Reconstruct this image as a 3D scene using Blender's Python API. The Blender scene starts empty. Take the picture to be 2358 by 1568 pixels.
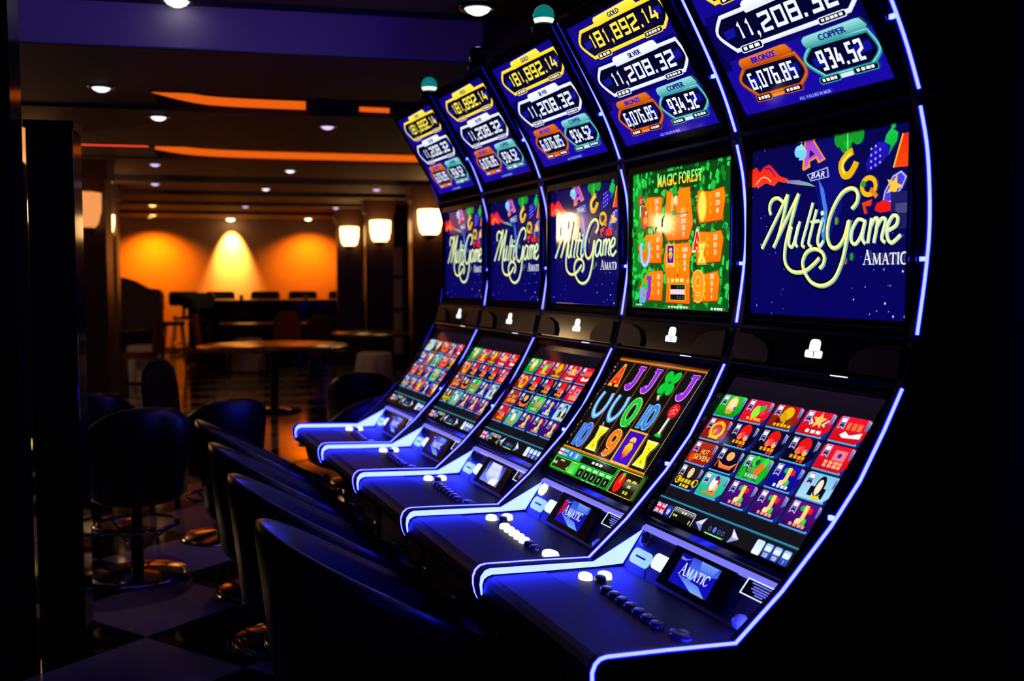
import bpy, bmesh, math, random
from math import sin, cos, pi, radians, sqrt, hypot
from mathutils import Vector, Matrix
from mathutils.geometry import tessellate_polygon

random.seed(7)
S = bpy.context.scene
COL = S.collection
# ------------------------------------------------------------------ camera
W_PX, H_PX, F_PX = 2358.0, 1568.0, 2292.5
CAM_H = 1.5
VPX, VPY = 251.0, 642.0                        # vanishing point of the machine row
_v = Vector(((VPX - W_PX / 2) / F_PX, -(VPY - H_PX / 2) / F_PX, 1.0)).normalized()
YAW = math.asin(-_v.x)
PITCH = math.atan2(-_v.y, _v.z)
FWD = Vector((sin(YAW) * cos(PITCH), cos(YAW) * cos(PITCH), sin(PITCH)))
RGT = Vector((cos(YAW), -sin(YAW), 0))
UPV = RGT.cross(FWD)
cam_d = bpy.data.cameras.new('camera')
cam = bpy.data.objects.new('camera', cam_d)
COL.objects.link(cam)
cam.matrix_world = Matrix(((RGT.x, UPV.x, -FWD.x, 0), (RGT.y, UPV.y, -FWD.y, 0), (RGT.z, UPV.z, -FWD.z, CAM_H), (0, 0, 0, 1)))
cam_d.sensor_width = 36.0
cam_d.lens = 35.0
cam_d.clip_start = 0.05
cam_d.dof.use_dof = True
cam_d.dof.focus_distance = 2.85
cam_d.dof.aperture_fstop = 2.6
S.camera = cam
# ------------------------------------------------------------------ world, exposure
wld = bpy.data.worlds.new('dim_room_air')
S.world = wld
wld.use_nodes = True
wld.node_tree.nodes['Background'].inputs[0].default_value = (0.02, 0.012, 0.02, 1)
wld.node_tree.nodes['Background'].inputs[1].default_value = 0.02
S.view_settings.view_transform = 'Standard'
S.view_settings.look = 'None'
S.view_settings.gamma = 1.0
S.view_settings.use_curve_mapping = False
S.view_settings.exposure = 0.0
S.cycles.use_denoising = True
S.cycles.max_bounces = 6
S.cycles.sample_clamp_indirect = 3.0

# ------------------------------------------------------------------ room frame (turned 10.2 degrees from the row of machines)
RT = radians(10.2)
RF = Vector((sin(RT), cos(RT), 0))
RR = Vector((cos(RT), -sin(RT), 0))
def room(a, b, h=0.0):
    p = RR * a + RF * b
    return Vector((p.x, p.y, h))
def ray(x, y):
    return FWD + RGT * ((x - W_PX / 2) / F_PX) - UPV * ((y - H_PX / 2) / F_PX)
def pix_h(x, y, h):                            # the point seen at a pixel, standing at height h -> room (a, b)
    v = ray(x, y); p = v * ((h - CAM_H) / v.z)
    return p.dot(RR), p.dot(RF)
def pix_b(x, y, b):                            # the point seen at a pixel, at room depth b -> (a, h)
    v = ray(x, y); p = v * (b / v.dot(RF))
    return p.dot(RR), p.z + CAM_H
ROOM_ROT = -RT

# ------------------------------------------------------------------ materials
def lin(c):
    return tuple(((v / 255.0) / 12.92 if v <= 10 else (((v / 255.0) + 0.055) / 1.055) ** 2.4) for v in c)
MATS = {}
def mat(name, color, rough=0.5, metal=0.0, emit=None, strength=0.0, vary=0.0, scale=20.0, bump=0.0, spec=0.5, coat=0.0, sample=True):
    m = bpy.data.materials.new(name); m.use_nodes = True
    nt = m.node_tree; b = nt.nodes['Principled BSDF']
    b.inputs['Base Color'].default_value = (*color, 1)
    b.inputs['Roughness'].default_value = rough
    b.inputs['Metallic'].default_value = metal
    b.inputs['Specular IOR Level'].default_value = spec
    b.inputs['Coat Weight'].default_value = coat
    b.inputs['Coat Roughness'].default_value = 0.05
    if emit:
        b.inputs['Emission Color'].default_value = (*emit, 1)
        b.inputs['Emission Strength'].default_value = strength
    if vary or bump:
        tc = nt.nodes.new('ShaderNodeTexCoord'); n = nt.nodes.new('ShaderNodeTexNoise')
        n.inputs['Scale'].default_value = scale; n.inputs['Detail'].default_value = 4
        nt.links.new(tc.outputs['Object'], n.inputs['Vector'])
        if vary:
            mx = nt.nodes.new('ShaderNodeMixRGB'); mx.blend_type = 'MULTIPLY'
            rmp = nt.nodes.new('ShaderNodeMapRange')
            rmp.inputs['To Min'].default_value = 1 - vary; rmp.inputs['To Max'].default_value = 1 + vary
            nt.links.new(n.outputs['Fac'], rmp.inputs['Value'])
            mx.inputs['Fac'].default_value = 1; mx.inputs['Color1'].default_value = (*color, 1)
            nt.links.new(rmp.outputs['Result'], mx.inputs['Color2'])
            nt.links.new(mx.outputs['Color'], b.inputs['Base Color'])
        if bump:
            bp = nt.nodes.new('ShaderNodeBump'); bp.inputs['Strength'].default_value = bump
            bp.inputs['Distance'].default_value = 0.01
            nt.links.new(n.outputs['Fac'], bp.inputs['Height']); nt.links.new(bp.outputs['Normal'], b.inputs['Normal'])
    if not sample:
        m.cycles.emission_sampling = 'NONE'
    MATS[name] = m
    return m
mat('cabinet_black', (0.008, 0.007, 0.010), 0.40, vary=0.1, scale=60, spec=0.2)
mat('side_black', (0.006, 0.005, 0.006), 0.5, vary=0.1, scale=60)
mat('bezel_gloss', (0.005, 0.004, 0.006), 0.14, spec=0.22)
mat('deck_plastic', (0.050, 0.050, 0.056), 0.50, vary=0.08, scale=90, spec=0.18)
mat('wrist_leather', (0.018, 0.017, 0.020), 0.55, bump=0.08, scale=260, spec=0.2)
mat('panel_plastic', (0.045, 0.045, 0.052), 0.45, vary=0.08, scale=90, spec=0.25)
mat('cheek_inner', (0.06, 0.06, 0.07), 0.3)
mat('led_core', (0.1, 0.1, 0.1), 0.4, emit=(0.0110, 0.0140, 1.0), strength=50.0)
mat('led_edge', (0.02, 0.02, 0.1), 0.4, emit=(0.010, 0.003, 1.0), strength=1.3)  # emissive lining imitating the blue bloom fringe round the strips
mat('acrylic_light', (0.3, 0.3, 0.3), 0.3, emit=(0.0175, 0.0246, 1.0), strength=35.0)
mat('ledge_light', (0.05, 0.05, 0.08), 0.25, emit=(0.20, 0.20, 1.0), strength=1.0)
mat('trim_metal', (0.12, 0.12, 0.16), 0.22, metal=0.9)
mat('button_dark', (0.05, 0.05, 0.07), 0.22, coat=0.4)
mat('button_lit', (0.5, 0.5, 0.5), 0.3, emit=(0.85, 0.92, 1.0), strength=1.6)
mat('slot_lit_cyan', (0.3, 0.3, 0.3), 0.3, emit=(0.36, 0.66, 0.95), strength=0.95)
mat('slot_lit_white', (0.3, 0.3, 0.3), 0.3, emit=(0.75, 0.92, 1.0), strength=1.2)
mat('icon_white', (0.3, 0.3, 0.3), 0.4, emit=(0.95, 0.95, 0.92), strength=1.25)
mat('black_matte', (0.004, 0.004, 0.004), 0.8)
mat('chrome', (0.75, 0.74, 0.75), 0.12, metal=1.0)
mat('crystal_plastic', (0.75, 0.78, 0.85), 0.1, coat=0.6)
mat('leather_black', (0.012, 0.011, 0.013), 0.32, bump=0.12, scale=120)
mat('metal_black', (0.015, 0.014, 0.016), 0.3, metal=0.4)
mat('beacon_teal', (0.02, 0.10, 0.10), 0.08, emit=(0.0, 0.35, 0.33), strength=0.55, coat=1.0)
mat('beacon_white', (0.3, 0.3, 0.25), 0.2, emit=(0.75, 1.0, 0.75), strength=1.3)
mat('beacon_off', (0.006, 0.008, 0.010), 0.06, coat=1.0)
mat('tile_light', (0.42, 0.37, 0.40), 0.10, vary=0.18, scale=5)
mat('tile_dark', (0.010, 0.007, 0.006), 0.07, vary=0.2, scale=5)
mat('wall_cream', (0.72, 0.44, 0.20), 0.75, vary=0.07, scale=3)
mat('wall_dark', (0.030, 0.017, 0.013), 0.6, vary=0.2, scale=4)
mat('wood_dark', (0.045, 0.020, 0.011), 0.35, vary=0.35, scale=9)
mat('ceiling_brown', (0.10, 0.060, 0.048), 0.7, vary=0.08, scale=3)
mat('ceiling_dark', (0.012, 0.007, 0.008), 0.7, vary=0.1, scale=3)
mat('ceiling_pale', (0.45, 0.42, 0.45), 0.8, vary=0.05, scale=3)
mat('pillar_black', (0.006, 0.005, 0.006), 0.10, vary=0.1, scale=3)
mat('cove_orange', (0.3, 0.1, 0.02), 0.5, emit=(1.0, 0.14, 0.004), strength=0.85)
mat('cove_red', (0.3, 0.02, 0.02), 0.5, emit=(1.0, 0.05, 0.02), strength=3.0)
mat('led_purple', (0.1, 0.05, 0.3), 0.5, emit=(0.20, 0.05, 1.0), strength=5.0)  # glow of the added, unseen tube
mat('lamp_glass', (0.6, 0.4, 0.2), 0.3, emit=(1.0, 0.50, 0.16), strength=9.0)
mat('lamp_glass_dim', (0.6, 0.4, 0.2), 0.3, emit=(1.0, 0.36, 0.10), strength=0.9)
mat('lamp_glass_bright', (0.6, 0.4, 0.2), 0.3, emit=(1.0, 0.60, 0.28), strength=34.0)
mat('brass', (0.5, 0.3, 0.12), 0.3, metal=1.0)
mat('down_white', (0.5, 0.5, 0.5), 0.4, emit=(1.0, 0.92, 0.98), strength=1.8)
mat('down_cool', (0.5, 0.5, 0.5), 0.4, emit=(0.75, 0.55, 1.0), strength=1.3)
mat('down_warm', (0.5, 0.5, 0.5), 0.4, emit=(1.0, 0.60, 0.12), strength=3.0)
mat('down_hot', (0.5, 0.5, 0.5), 0.4, emit=(1.0, 0.74, 0.42), strength=9.0)
mat('table_top', (0.16, 0.075, 0.035), 0.22, vary=0.25, scale=8)
mat('table_leg', (0.02, 0.02, 0.03), 0.18, metal=0.7)
mat('uphol_red', (0.22, 0.018, 0.014), 0.7, vary=0.12, scale=30)
mat('uphol_brown', (0.060, 0.022, 0.014), 0.7, vary=0.12, scale=30)
mat('cloth_pale', (0.62, 0.52, 0.54), 0.85, vary=0.08, scale=12)
mat('chair_wood', (0.07, 0.028, 0.014), 0.4, vary=0.2, scale=12)
mat('pane_pale', (0.55, 0.42, 0.38), 0.35, vary=0.06, scale=4)
mat('yellow_lamp', (0.3, 0.3, 0.1), 0.4, emit=(1.0, 0.80, 0.04), strength=1.4)  # glow colour standing in for a yellow reflection
mat('candle_glow', (0.5, 0.4, 0.2), 0.4, emit=(1.0, 0.72, 0.35), strength=4.0)
mat('candle_pink', (0.5, 0.4, 0.3), 0.4, emit=(1.0, 0.42, 0.34), strength=0.9)
# picture on a screen: the colours live on the mesh, the glass reflects
pm = bpy.data.materials.new('screen_picture'); pm.use_nodes = True
_b = pm.node_tree.nodes['Principled BSDF']; _a = pm.node_tree.nodes.new('ShaderNodeAttribute'); _a.attribute_name = 'Col'
_b.inputs['Base Color'].default_value = (0.004, 0.004, 0.004, 1); _b.inputs['Roughness'].default_value = 0.06
_b.inputs['Specular IOR Level'].default_value = 0.45
pm.node_tree.links.new(_a.outputs['Color'], _b.inputs['Emission Color']); _b.inputs['Emission Strength'].default_value = 1.12
pm.cycles.emission_sampling = 'NONE'
MATS['screen_picture'] = pm

# ------------------------------------------------------------------ mesh helpers
class MB:
    def __init__(s): s.v = []; s.f = []; s.m = []; s.sm = []
    def add(s, vs, fs, mi=0, smooth=False):
        o = len(s.v); s.v += [tuple(p) for p in vs]
        for f in fs: s.f.append(tuple(i + o for i in f)); s.m.append(mi); s.sm.append(smooth)
        return s
    def box(s, x0, x1, y0, y1, z0, z1, mi=0):
        vs = [(x, y, z) for x in (x0, x1) for y in (y0, y1) for z in (z0, z1)]
        return s.add(vs, [(0, 1, 3, 2), (4, 6, 7, 5), (0, 4, 5, 1), (2, 3, 7, 6), (0, 2, 6, 4), (1, 5, 7, 3)], mi)
    def obox(s, o, u, v, w, mi=0):                 # box from a corner along three vectors
        o, u, v, w = map(Vector, (o, u, v, w))
        vs = [o + a * u + b * v + c * w for a in (0, 1) for b in (0, 1) for c in (0, 1)]
        return s.add(vs, [(0, 1, 3, 2), (4, 6, 7, 5), (0, 4, 5, 1), (2, 3, 7, 6), (0, 2, 6, 4), (1, 5, 7, 3)], mi)
    def prism(s, poly, fn, d0, d1, mi=0, smooth=False):   # poly of 2-D points, fn(p, d) -> 3-D
        n = len(poly); vs = [fn(p, d0) for p in poly] + [fn(p, d1) for p in poly]
        tri = tessellate_polygon([[Vector((p[0], p[1], 0)) for p in poly]])
        fs = [tuple(t) for t in tri] + [tuple(i + n for i in reversed(t)) for t in tri]
        s.add(vs, fs, mi)
        return s.add(vs, [(i, (i + 1) % n, (i + 1) % n + n, i + n) for i in range(n)], mi, smooth)
    def xz(s, poly, y0, y1, mi=0): return s.prism(poly, lambda p, d: (p[0], d, p[1]), y0, y1, mi)
    def lathe(s, prof, c=(0, 0, 0), n=20, mi=0, sx=1.0, sy=1.0, a0=0.0, a1=2 * pi):
        full = abs(a1 - a0 - 2 * pi) < 1e-6; k = n if full else n + 1
        vs = [(c[0] + r * sx * cos(a0 + (a1 - a0) * i / n), c[1] + r * sy * sin(a0 + (a1 - a0) * i / n), c[2] + z) for r, z in prof for i in range(k)]
        fs = []
        for j in range(len(prof) - 1):
            for i in range(n):
                i2 = (i + 1) % k if full else i + 1
                fs.append((j * k + i, j * k + i2, (j + 1) * k + i2, (j + 1) * k + i))
        return s.add(vs, fs, mi, True)
    def tube(s, path, r, n=8, mi=0, closed=False):
        P = [Vector(p) for p in path]; m = len(P); vs = []; fs = []
        for i, p in enumerate(P):
            t = (P[(i + 1) % m] - P[i - 1]) if closed else (P[min(i + 1, m - 1)] - P[max(i - 1, 0)])
            t.normalize(); u = t.orthogonal() if abs(t.z) > 0.95 else t.cross(Vector((0, 0, 1)))
            u.normalize(); w = t.cross(u)
            rr = r[i] if isinstance(r, (list, tuple)) else r
            vs += [p + (u * cos(2 * pi * j / n) + w * sin(2 * pi * j / n)) * rr for j in range(n)]
        for i in range(m if closed else m - 1):
            i2 = (i + 1) % m
            fs += [(i * n + j, i * n + (j + 1) % n, i2 * n + (j + 1) % n, i2 * n + j) for j in range(n)]
        if not closed: fs += [tuple(range(n)), tuple((m - 1) * n + j for j in reversed(range(n)))]
        return s.add(vs, fs, mi, True)
    def mesh(s, name, mats):
        me = bpy.data.meshes.new(name); me.from_pydata(s.v, [], s.f)
        for m in mats: me.materials.append(MATS[m])
        me.polygons.foreach_set('material_index', s.m); me.polygons.foreach_set('use_smooth', s.sm)
        bm = bmesh.new(); bm.from_mesh(me)
        bmesh.ops.remove_doubles(bm, verts=bm.verts, dist=1e-5)
        bmesh.ops.recalc_face_normals(bm, faces=bm.faces); bm.to_mesh(me); bm.free()
        me.update(); return me
def obj(name, data, parent=None, loc=None, rotz=None, bevel=0.0):
    o = bpy.data.objects.new(name, data); COL.objects.link(o)
    if parent: o.parent = parent
    if loc is not None: o.location = loc
    if rotz is not None: o.rotation_euler = (0, 0, rotz)
    if bevel:
        b = o.modifiers.new('soft_edges', 'BEVEL'); b.width = bevel; b.segments = 2; b.limit_method = 'ANGLE'
    return o
def part(name, mb, mats, parent, **k):
    if isinstance(mats, str): mats = [mats]
    return obj(name, mb.mesh(name, mats), parent, **k)
def thing(name, label, cat, loc=(0, 0, 0), rotz=0.0, group=None):
    o = obj(name, None, None, loc, rotz); o.empty_display_size = 0.1
    return tag(o, label, cat, group)
def tag(o, label, cat, group=None):
    o['label'] = label; o['category'] = cat
    if group: o['group'] = group
    return o
def struct(o):
    o['kind'] = 'structure'; return o
def copy_tree(o, parent=None):
    c = o.copy(); COL.objects.link(c)
    if parent: c.parent = parent
    for ch in o.children: copy_tree(ch, c)
    return c

# ------------------------------------------------------------------ room shell
FLOOR_TURN = ROOM_ROT + pi / 4
TILE = 0.6
TX, TY = 0.11, 4.37                             # a tile corner
fl_mat = bpy.data.materials.new('floor_checker'); fl_mat.use_nodes = True
nt = fl_mat.node_tree; b = nt.nodes['Principled BSDF']; b.inputs['Roughness'].default_value = 0.10
tc = nt.nodes.new('ShaderNodeTexCoord'); mp = nt.nodes.new('ShaderNodeMapping'); ck = nt.nodes.new('ShaderNodeTexChecker')
mp.inputs['Scale'].default_value = (1 / TILE, 1 / TILE, 1); mp.inputs['Location'].default_value = (0.0, 0.0, 0.5)
ck.inputs['Scale'].default_value = 1.0
ck.inputs['Color1'].default_value = (0.34, 0.30, 0.33, 1); ck.inputs['Color2'].default_value = (0.010, 0.007, 0.006, 1)
nt.links.new(tc.outputs['Object'], mp.inputs['Vector']); nt.links.new(mp.outputs['Vector'], ck.inputs['Vector'])
nt.links.new(ck.outputs['Color'], b.inputs['Base Color'])
MATS['floor_checker'] = fl_mat
floor = struct(part('floor', MB().box(-26, 26, -26, 26, -0.1, -0.006), 'floor_checker', None, loc=(TX, TY, 0), rotz=FLOOR_TURN))
tile_me = {}
for key in ('tile_light', 'tile_dark'):
    t = MB(); g = 0.0015; h = TILE - g
    t.add([(g, g, -0.006), (h, g, -0.006), (h, h, -0.006), (g, h, -0.006), (g + .002, g + .002, 0), (h - .002, g + .002, 0), (h - .002, h - .002, 0), (g + .002, h - .002, 0)],
          [(4, 5, 6, 7), (0, 1, 5, 4), (1, 2, 6, 5), (2, 3, 7, 6), (3, 0, 4, 7)])
    tile_me[key] = t.mesh('tile', [key])
ca, sa = cos(FLOOR_TURN), sin(FLOOR_TURN)
for i in range(-9, 12):
    for j in range(-9, 12):
        cx, cy = (i + .5) * TILE, (j + .5) * TILE
        wx, wy = TX + ca * cx - sa * cy, TY + sa * cx + ca * cy
        if -2.1 < wx < 1.3 and 2.4 < wy < 9.6:
            obj('tile', tile_me['tile_light' if (i + j) % 2 == 0 else 'tile_dark'], floor, (i * TILE, j * TILE, 0))

LEFT_A, RIGHT_A, FAR_B, NEAR_B = -4.05, 3.4, 21.0, -3.0
CEIL = 2.92
def rbox(mb, a0, a1, b0, b1, h0, h1, mi=0):
    o = room(a0, b0, h0)
    return mb.obox(o, RR * (a1 - a0), RF * (b1 - b0), (0, 0, h1 - h0), mi)
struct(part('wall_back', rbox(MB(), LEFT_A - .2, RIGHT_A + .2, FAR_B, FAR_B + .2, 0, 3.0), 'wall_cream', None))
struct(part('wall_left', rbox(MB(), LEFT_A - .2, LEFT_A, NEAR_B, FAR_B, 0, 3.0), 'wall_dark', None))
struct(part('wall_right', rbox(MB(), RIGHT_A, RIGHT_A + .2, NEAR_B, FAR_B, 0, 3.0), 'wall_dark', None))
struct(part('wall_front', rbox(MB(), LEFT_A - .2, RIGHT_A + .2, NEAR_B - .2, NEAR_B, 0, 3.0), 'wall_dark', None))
struct(part('ceiling', rbox(MB(), LEFT_A - .2, RIGHT_A + .2, NEAR_B - .2, FAR_B + .2, CEIL, CEIL + .15), 'ceiling_dark', None))
# dropped bands of the ceiling: (b0, b1, underside, material)
BANDS = [(4.05, 4.55, 2.70, 'ceiling_dark'), (5.52, 5.56, 2.705, 'ceiling_pale'), (5.56, 6.05, 2.70, 'ceiling_dark'), (6.05, 6.95, 2.72, 'ceiling_dark'), (7.55, 9.6, 2.70, 'ceiling_dark'),
         (10.65, 12.2, 2.70, 'ceiling_brown'), (13.0, 14.2, 2.70, 'ceiling_brown'), (15.0, 16.2, 2.70, 'ceiling_brown'), (17.0, 18.4, 2.70, 'ceiling_brown'), (19.4, 20.99, 2.70, 'ceiling_brown')]
for n, (b0, b1, h, m) in enumerate(BANDS, 1):
    struct(part('trim_%d' % n, rbox(MB(), LEFT_A, RIGHT_A, b0, b1, h, CEIL), m, None))
def ceil_h(b):
    for b0, b1, h, m in BANDS:
        if b0 <= b <= b1: return h
    return CEIL
# dark wood panelling right of the lit back wall
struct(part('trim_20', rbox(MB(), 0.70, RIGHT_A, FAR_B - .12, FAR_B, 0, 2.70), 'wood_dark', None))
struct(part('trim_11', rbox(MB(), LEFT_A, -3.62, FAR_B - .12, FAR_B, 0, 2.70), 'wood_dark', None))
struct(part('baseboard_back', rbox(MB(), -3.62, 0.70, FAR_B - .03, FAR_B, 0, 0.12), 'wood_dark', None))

# ---- cove lights in the ceiling trays
def cove(pts, h0, h1, m, label, cat='cove light'):
    mb = MB(); n = len(pts)
    vs = []
    for a, b in pts:
        vs += [room(a, b, h0), room(a, b, h1), room(a, b + .03, h0), room(a, b + .03, h1)]
    fs = []
    for i in range(n - 1):
        k = i * 4
        fs += [(k, k + 4, k + 5, k + 1), (k + 2, k + 3, k + 7, k + 6), (k, k + 2, k + 6, k + 4), (k + 1, k + 5, k + 7, k + 3)]
    fs += [(0, 1, 3, 2), (4 * n - 4, 4 * n - 2, 4 * n - 1, 4 * n - 3)]
    mb.add(vs, fs)
    return tag(part('cove_light', mb, m, None), label, cat)
def smooth2(p, sub=5):
    out = []
    for i in range(len(p) - 1):
        p0, p1, p2, p3 = p[max(i - 1, 0)], p[i], p[i + 1], p[min(i + 2, len(p) - 1)]
        for k in range(sub):
            t = k / sub
            out.append(tuple(0.5 * (2 * p1[j] + (p2[j] - p0[j]) * t + (2 * p0[j] - 5 * p1[j] + 4 * p2[j] - p3[j]) * t * t + (-p0[j] + 3 * p1[j] - 3 * p2[j] + p3[j]) * t ** 3) for j in range(len(p1))))
    out.append(tuple(p[-1])); return out
cove(smooth2([(-.97, 7.02), (-.81, 7.28), (-.62, 7.44), (-.29, 7.49), (.03, 7.50)]), 2.735, 2.79, 'cove_orange', 'curved orange cove light in the ceiling tray nearer the purple band')
cove(smooth2([(.42, 7.50), (.64, 7.52)]), 2.735, 2.765, 'cove_orange', 'short orange cove light in the tray nearer the purple band')
cove(smooth2([(-1.37, 10.08), (-1.08, 10.44), (-.59, 10.58), (.28, 10.60), (1.3, 10.60)]), 2.735, 2.80, 'cove_orange', 'long orange cove light in the ceiling tray beyond the red light line')
cove([(-1.96, 9.61), (-1.37, 9.61)], 2.700, 2.752, 'cove_red', 'thin red light line on the ceiling tray edge')
cove([(.70, 4.02), (1.30, 4.02)], 2.715, 2.79, 'cove_orange', 'orange cove light on the ceiling band above the machines')
purple = MB()
rbox(purple, -1.9, .9, 4.58, 4.61, 2.75, 2.78)
tag(part('led_tube', purple, 'led_purple', None), 'purple LED tube hidden behind the dark ceiling band', 'light tube')  # added out of view to tint the pale ceiling band purple
# side of the first tray, left of the orange cove
struct(part('trim_12', rbox(MB(), -3.9, -.98, 6.95, 7.55, 2.72, CEIL), 'ceiling_dark', None))
struct(part('trim_13', rbox(MB(), LEFT_A, -1.40, 9.72, 10.65, 2.72, CEIL), 'ceiling_dark', None))

# ---- downlights
def downlight(x, y, m, r, label, group=None, gap=.45):
    for h in (2.70, 2.72, CEIL):
        a, b = pix_h(x, y, h)
        if b > FAR_B - gap: b = FAR_B - gap; a = pix_b(x, y, b)[0]
        if abs(ceil_h(b) - h) < .005 and abs(ceil_h(b - .09) - h) < .005 and abs(ceil_h(b + .09) - h) < .005: break
    else:
        h = 2.70; a, b = pix_h(x, y, h); k = min(BANDS, key=lambda q: min(abs(q[0] - b), abs(q[1] - b)))
        b = min(max(b, k[0] + .12), k[1] - .12); h = k[2]; a = pix_b(x, y, b)[0]
    t = thing('downlight', label, 'ceiling light', room(a, b, h), ROOM_ROT, group)
    part('trim_ring', MB().lathe([(r * 1.0, -.001), (r * 1.0, -.010), (r * 1.3, -.008), (r * 1.35, 0)], n=20), 'metal_black', t)
    part('lens', MB().lathe([(0, -r * .55), (r * .4, -r * .5), (r * .75, -r * .32), (r * .97, -.003)], n=20), m, t)
    return t
G_D = 'recessed downlights in the dim ceiling'
near_light = downlight(407, 0, 'down_white', .065, 'white downlight in the ceiling band beside the purple strip', G_D)
downlight(1100, 68, 'down_white', .062, 'white downlight in the ceiling above the row of machines', G_D)
downlight(233, 211, 'down_white', .060, 'white downlight left of the curved orange cove light', G_D)
downlight(365, 268, 'down_white', .060, 'white downlight between the two orange cove lights', G_D)
for x, y, m in ((668, 392, 'down_white'), (612, 434, 'down_white'), (867, 435, 'down_cool'), (357, 377, 'down_cool'), (357, 422, 'down_cool'), (754, 290, 'down_cool'), (773, 475, 'down_cool'), (565, 472, 'down_cool')):
    downlight(x, y, m, .055, 'small pale downlight in the brown ceiling bands over the tables', G_D + ' over the tables')
for x, y in ((351, 468), (352, 494)):
    downlight(x, y, 'down_warm', .065, 'yellow downlight in the ceiling near the back wall', 'yellow downlights near the back wall')
wall_spots = []
wall_spots.append((downlight(531, 512, 'down_hot', .09, 'bright warm downlight washing the middle of the orange back wall', None, .24), 1000.0, (1.0, .46, .10), 62, 1.0))
wall_spots.append((downlight(345, 509, 'down_warm', .04, 'dim warm downlight washing the left of the orange back wall', None, .6), 290.0, (1.0, .22, .002), 132, 1.0))
wall_spots.append((downlight(710, 509, 'down_hot', .07, 'warm downlight washing the right of the orange back wall', None, .6), 240.0, (1.0, .21, .002), 132, 1.0))
wall_spots.append((near_light, 8.0, (1.0, .60, .66), 60, 1.0))
for t, e, c, sz, bl in wall_spots:
    ld = bpy.data.lights.new('spot_bulb', 'SPOT'); ld.energy = e; ld.color = c; ld.spot_size = radians(sz); ld.spot_blend = bl; ld.shadow_soft_size = .04
    lo = bpy.data.objects.new('spot_bulb', ld); COL.objects.link(lo); lo.parent = t; lo.location = (0, 0, -.075)
    lo.rotation_euler = (radians(22 if e > 900 else (10 if e > 50 else 0)), 0, 0)

# ---- columns and wall lamps
def column(a, b, w, m='wood_dark'):
    mb = rbox(MB(), a - w / 2, a + w / 2, b, b + w, 0, 2.70)
    rbox(mb, a - w / 2 - .03, a + w / 2 + .03, b - .03, b + w + .03, 0, .18)
    rbox(mb, a - w / 2 - .03, a + w / 2 + .03, b - .03, b + w + .03, 2.50, 2.70)
    struct(part('column', mb, m, None))
def sconce(a, b, h, label, m='lamp_glass', s=1.0, rot=0.0, group='lantern lamps on the dark columns'):
    t = thing('wall_lamp', label, 'wall lamp', room(a, b, h - .17 * s), ROOM_ROT + rot, group)
    part('back_plate', MB().box(-.05 * s, .05 * s, -.02, 0, -.02, .36 * s), 'brass', t)
    part('shade', MB().lathe([(.085 * s, 0), (.125 * s, .05 * s), (.15 * s, .16 * s), (.155 * s, .32 * s), (.14 * s, .325 * s), (.08 * s, .02 * s), (.085 * s, 0)], c=(0, -.175 * s, 0), n=8), m, t)
    part('base_cup', MB().lathe([(0, -.05 * s), (.05 * s, -.04 * s), (.10 * s, .0), (.10 * s, .012), (.0, .012)], c=(0, -.175 * s, 0), n=8), 'brass', t)
    part('arm', MB().tube([(0, -.01, -.02), (0, -.10 * s, -.05 * s), (0, -.175 * s, -.045 * s)], .012), 'brass', t)
for a, b, lab in ((.77, 17.0, 'glowing lantern lamp on the column at the edge of the orange wall'), (1.14, 15.0, 'glowing lantern lamp on the middle column, right of the orange wall'), (1.58, 12.5, 'glowing lantern lamp on the column beside the far end machine')):
    column(a, b + .34, .42); sconce(a, b + .34, 2.22, lab)
for a, b, w, m, lab in ((-2.12, 10.75, .34, 'lamp_glass_dim', 'dim lantern lamp on the column behind the black pillar'), (-2.42, 13.4, .22, 'lamp_glass', 'small bright lantern lamp left of the high partition'), (-2.25, 12.2, .12, 'lamp_glass_dim', 'dim lantern lamp between the left columns')):
    column(a, b, w); sconce(a, b, 2.18, lab, m, .75 if w < .3 else 1.1)
sconce(LEFT_A + .02, 10.85, 2.14, 'bright lantern lamp on the left wall reflected in a game screen', 'lamp_glass_bright', 1.05, pi / 2, 'lantern lamps on the left wall')
sconce(LEFT_A + .02, 9.05, 2.10, 'lantern lamp on the left wall reflected in the green game screen', 'lamp_glass_bright', .6, pi / 2, 'lantern lamps on the left wall')
sconce(-3.96, 15.7, 2.16, 'lantern lamp on the slim post seen between the black pillars', 'lamp_glass_dim', 1.0)
column(-3.96, 15.7, .3)
# black pillars by the camera's left
ca0, ca1 = pix_b(72, 800, 4.3)[0], pix_b(180, 800, 4.3)[0]; cw = (ca1 - ca0) / 2
c0 = thing('tall_cabinet', 'tall glossy black cabinet standing at the edge of the aisle', 'cabinet', room((ca0 + ca1) / 2, 4.3), ROOM_ROT)
part('body', MB().box(-cw, cw, 0, .16, .05, 2.10), 'pillar_black', c0, bevel=.006)
part('plinth', MB().box(-cw + .012, cw - .012, .012, .15, 0, .05), 'metal_black', c0)
part('top_cap', MB().box(-cw - .006, cw + .006, -.006, .166, 2.10, 2.13), 'metal_black', c0)
la, lh = pix_b(100, 345, 8.6)
column(la - .02, 8.6, .28); sconce(la, 8.6, lh, 'dim lantern lamp above the tall black cabinet', 'lamp_glass_dim', .9)
pr_ = pix_b(47, 800, 4.02)[0]
struct(part('column', rbox(MB(), pr_ - .5, pr_ - .01, 4.02, 4.17, 0, 2.70), 'pillar_black', None))
# black partition the machines stand against
struct(part('wall_machine', MB().box(1.95, 2.06, -1.2, 5.3, 0, CEIL), 'side_black', None))

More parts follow.
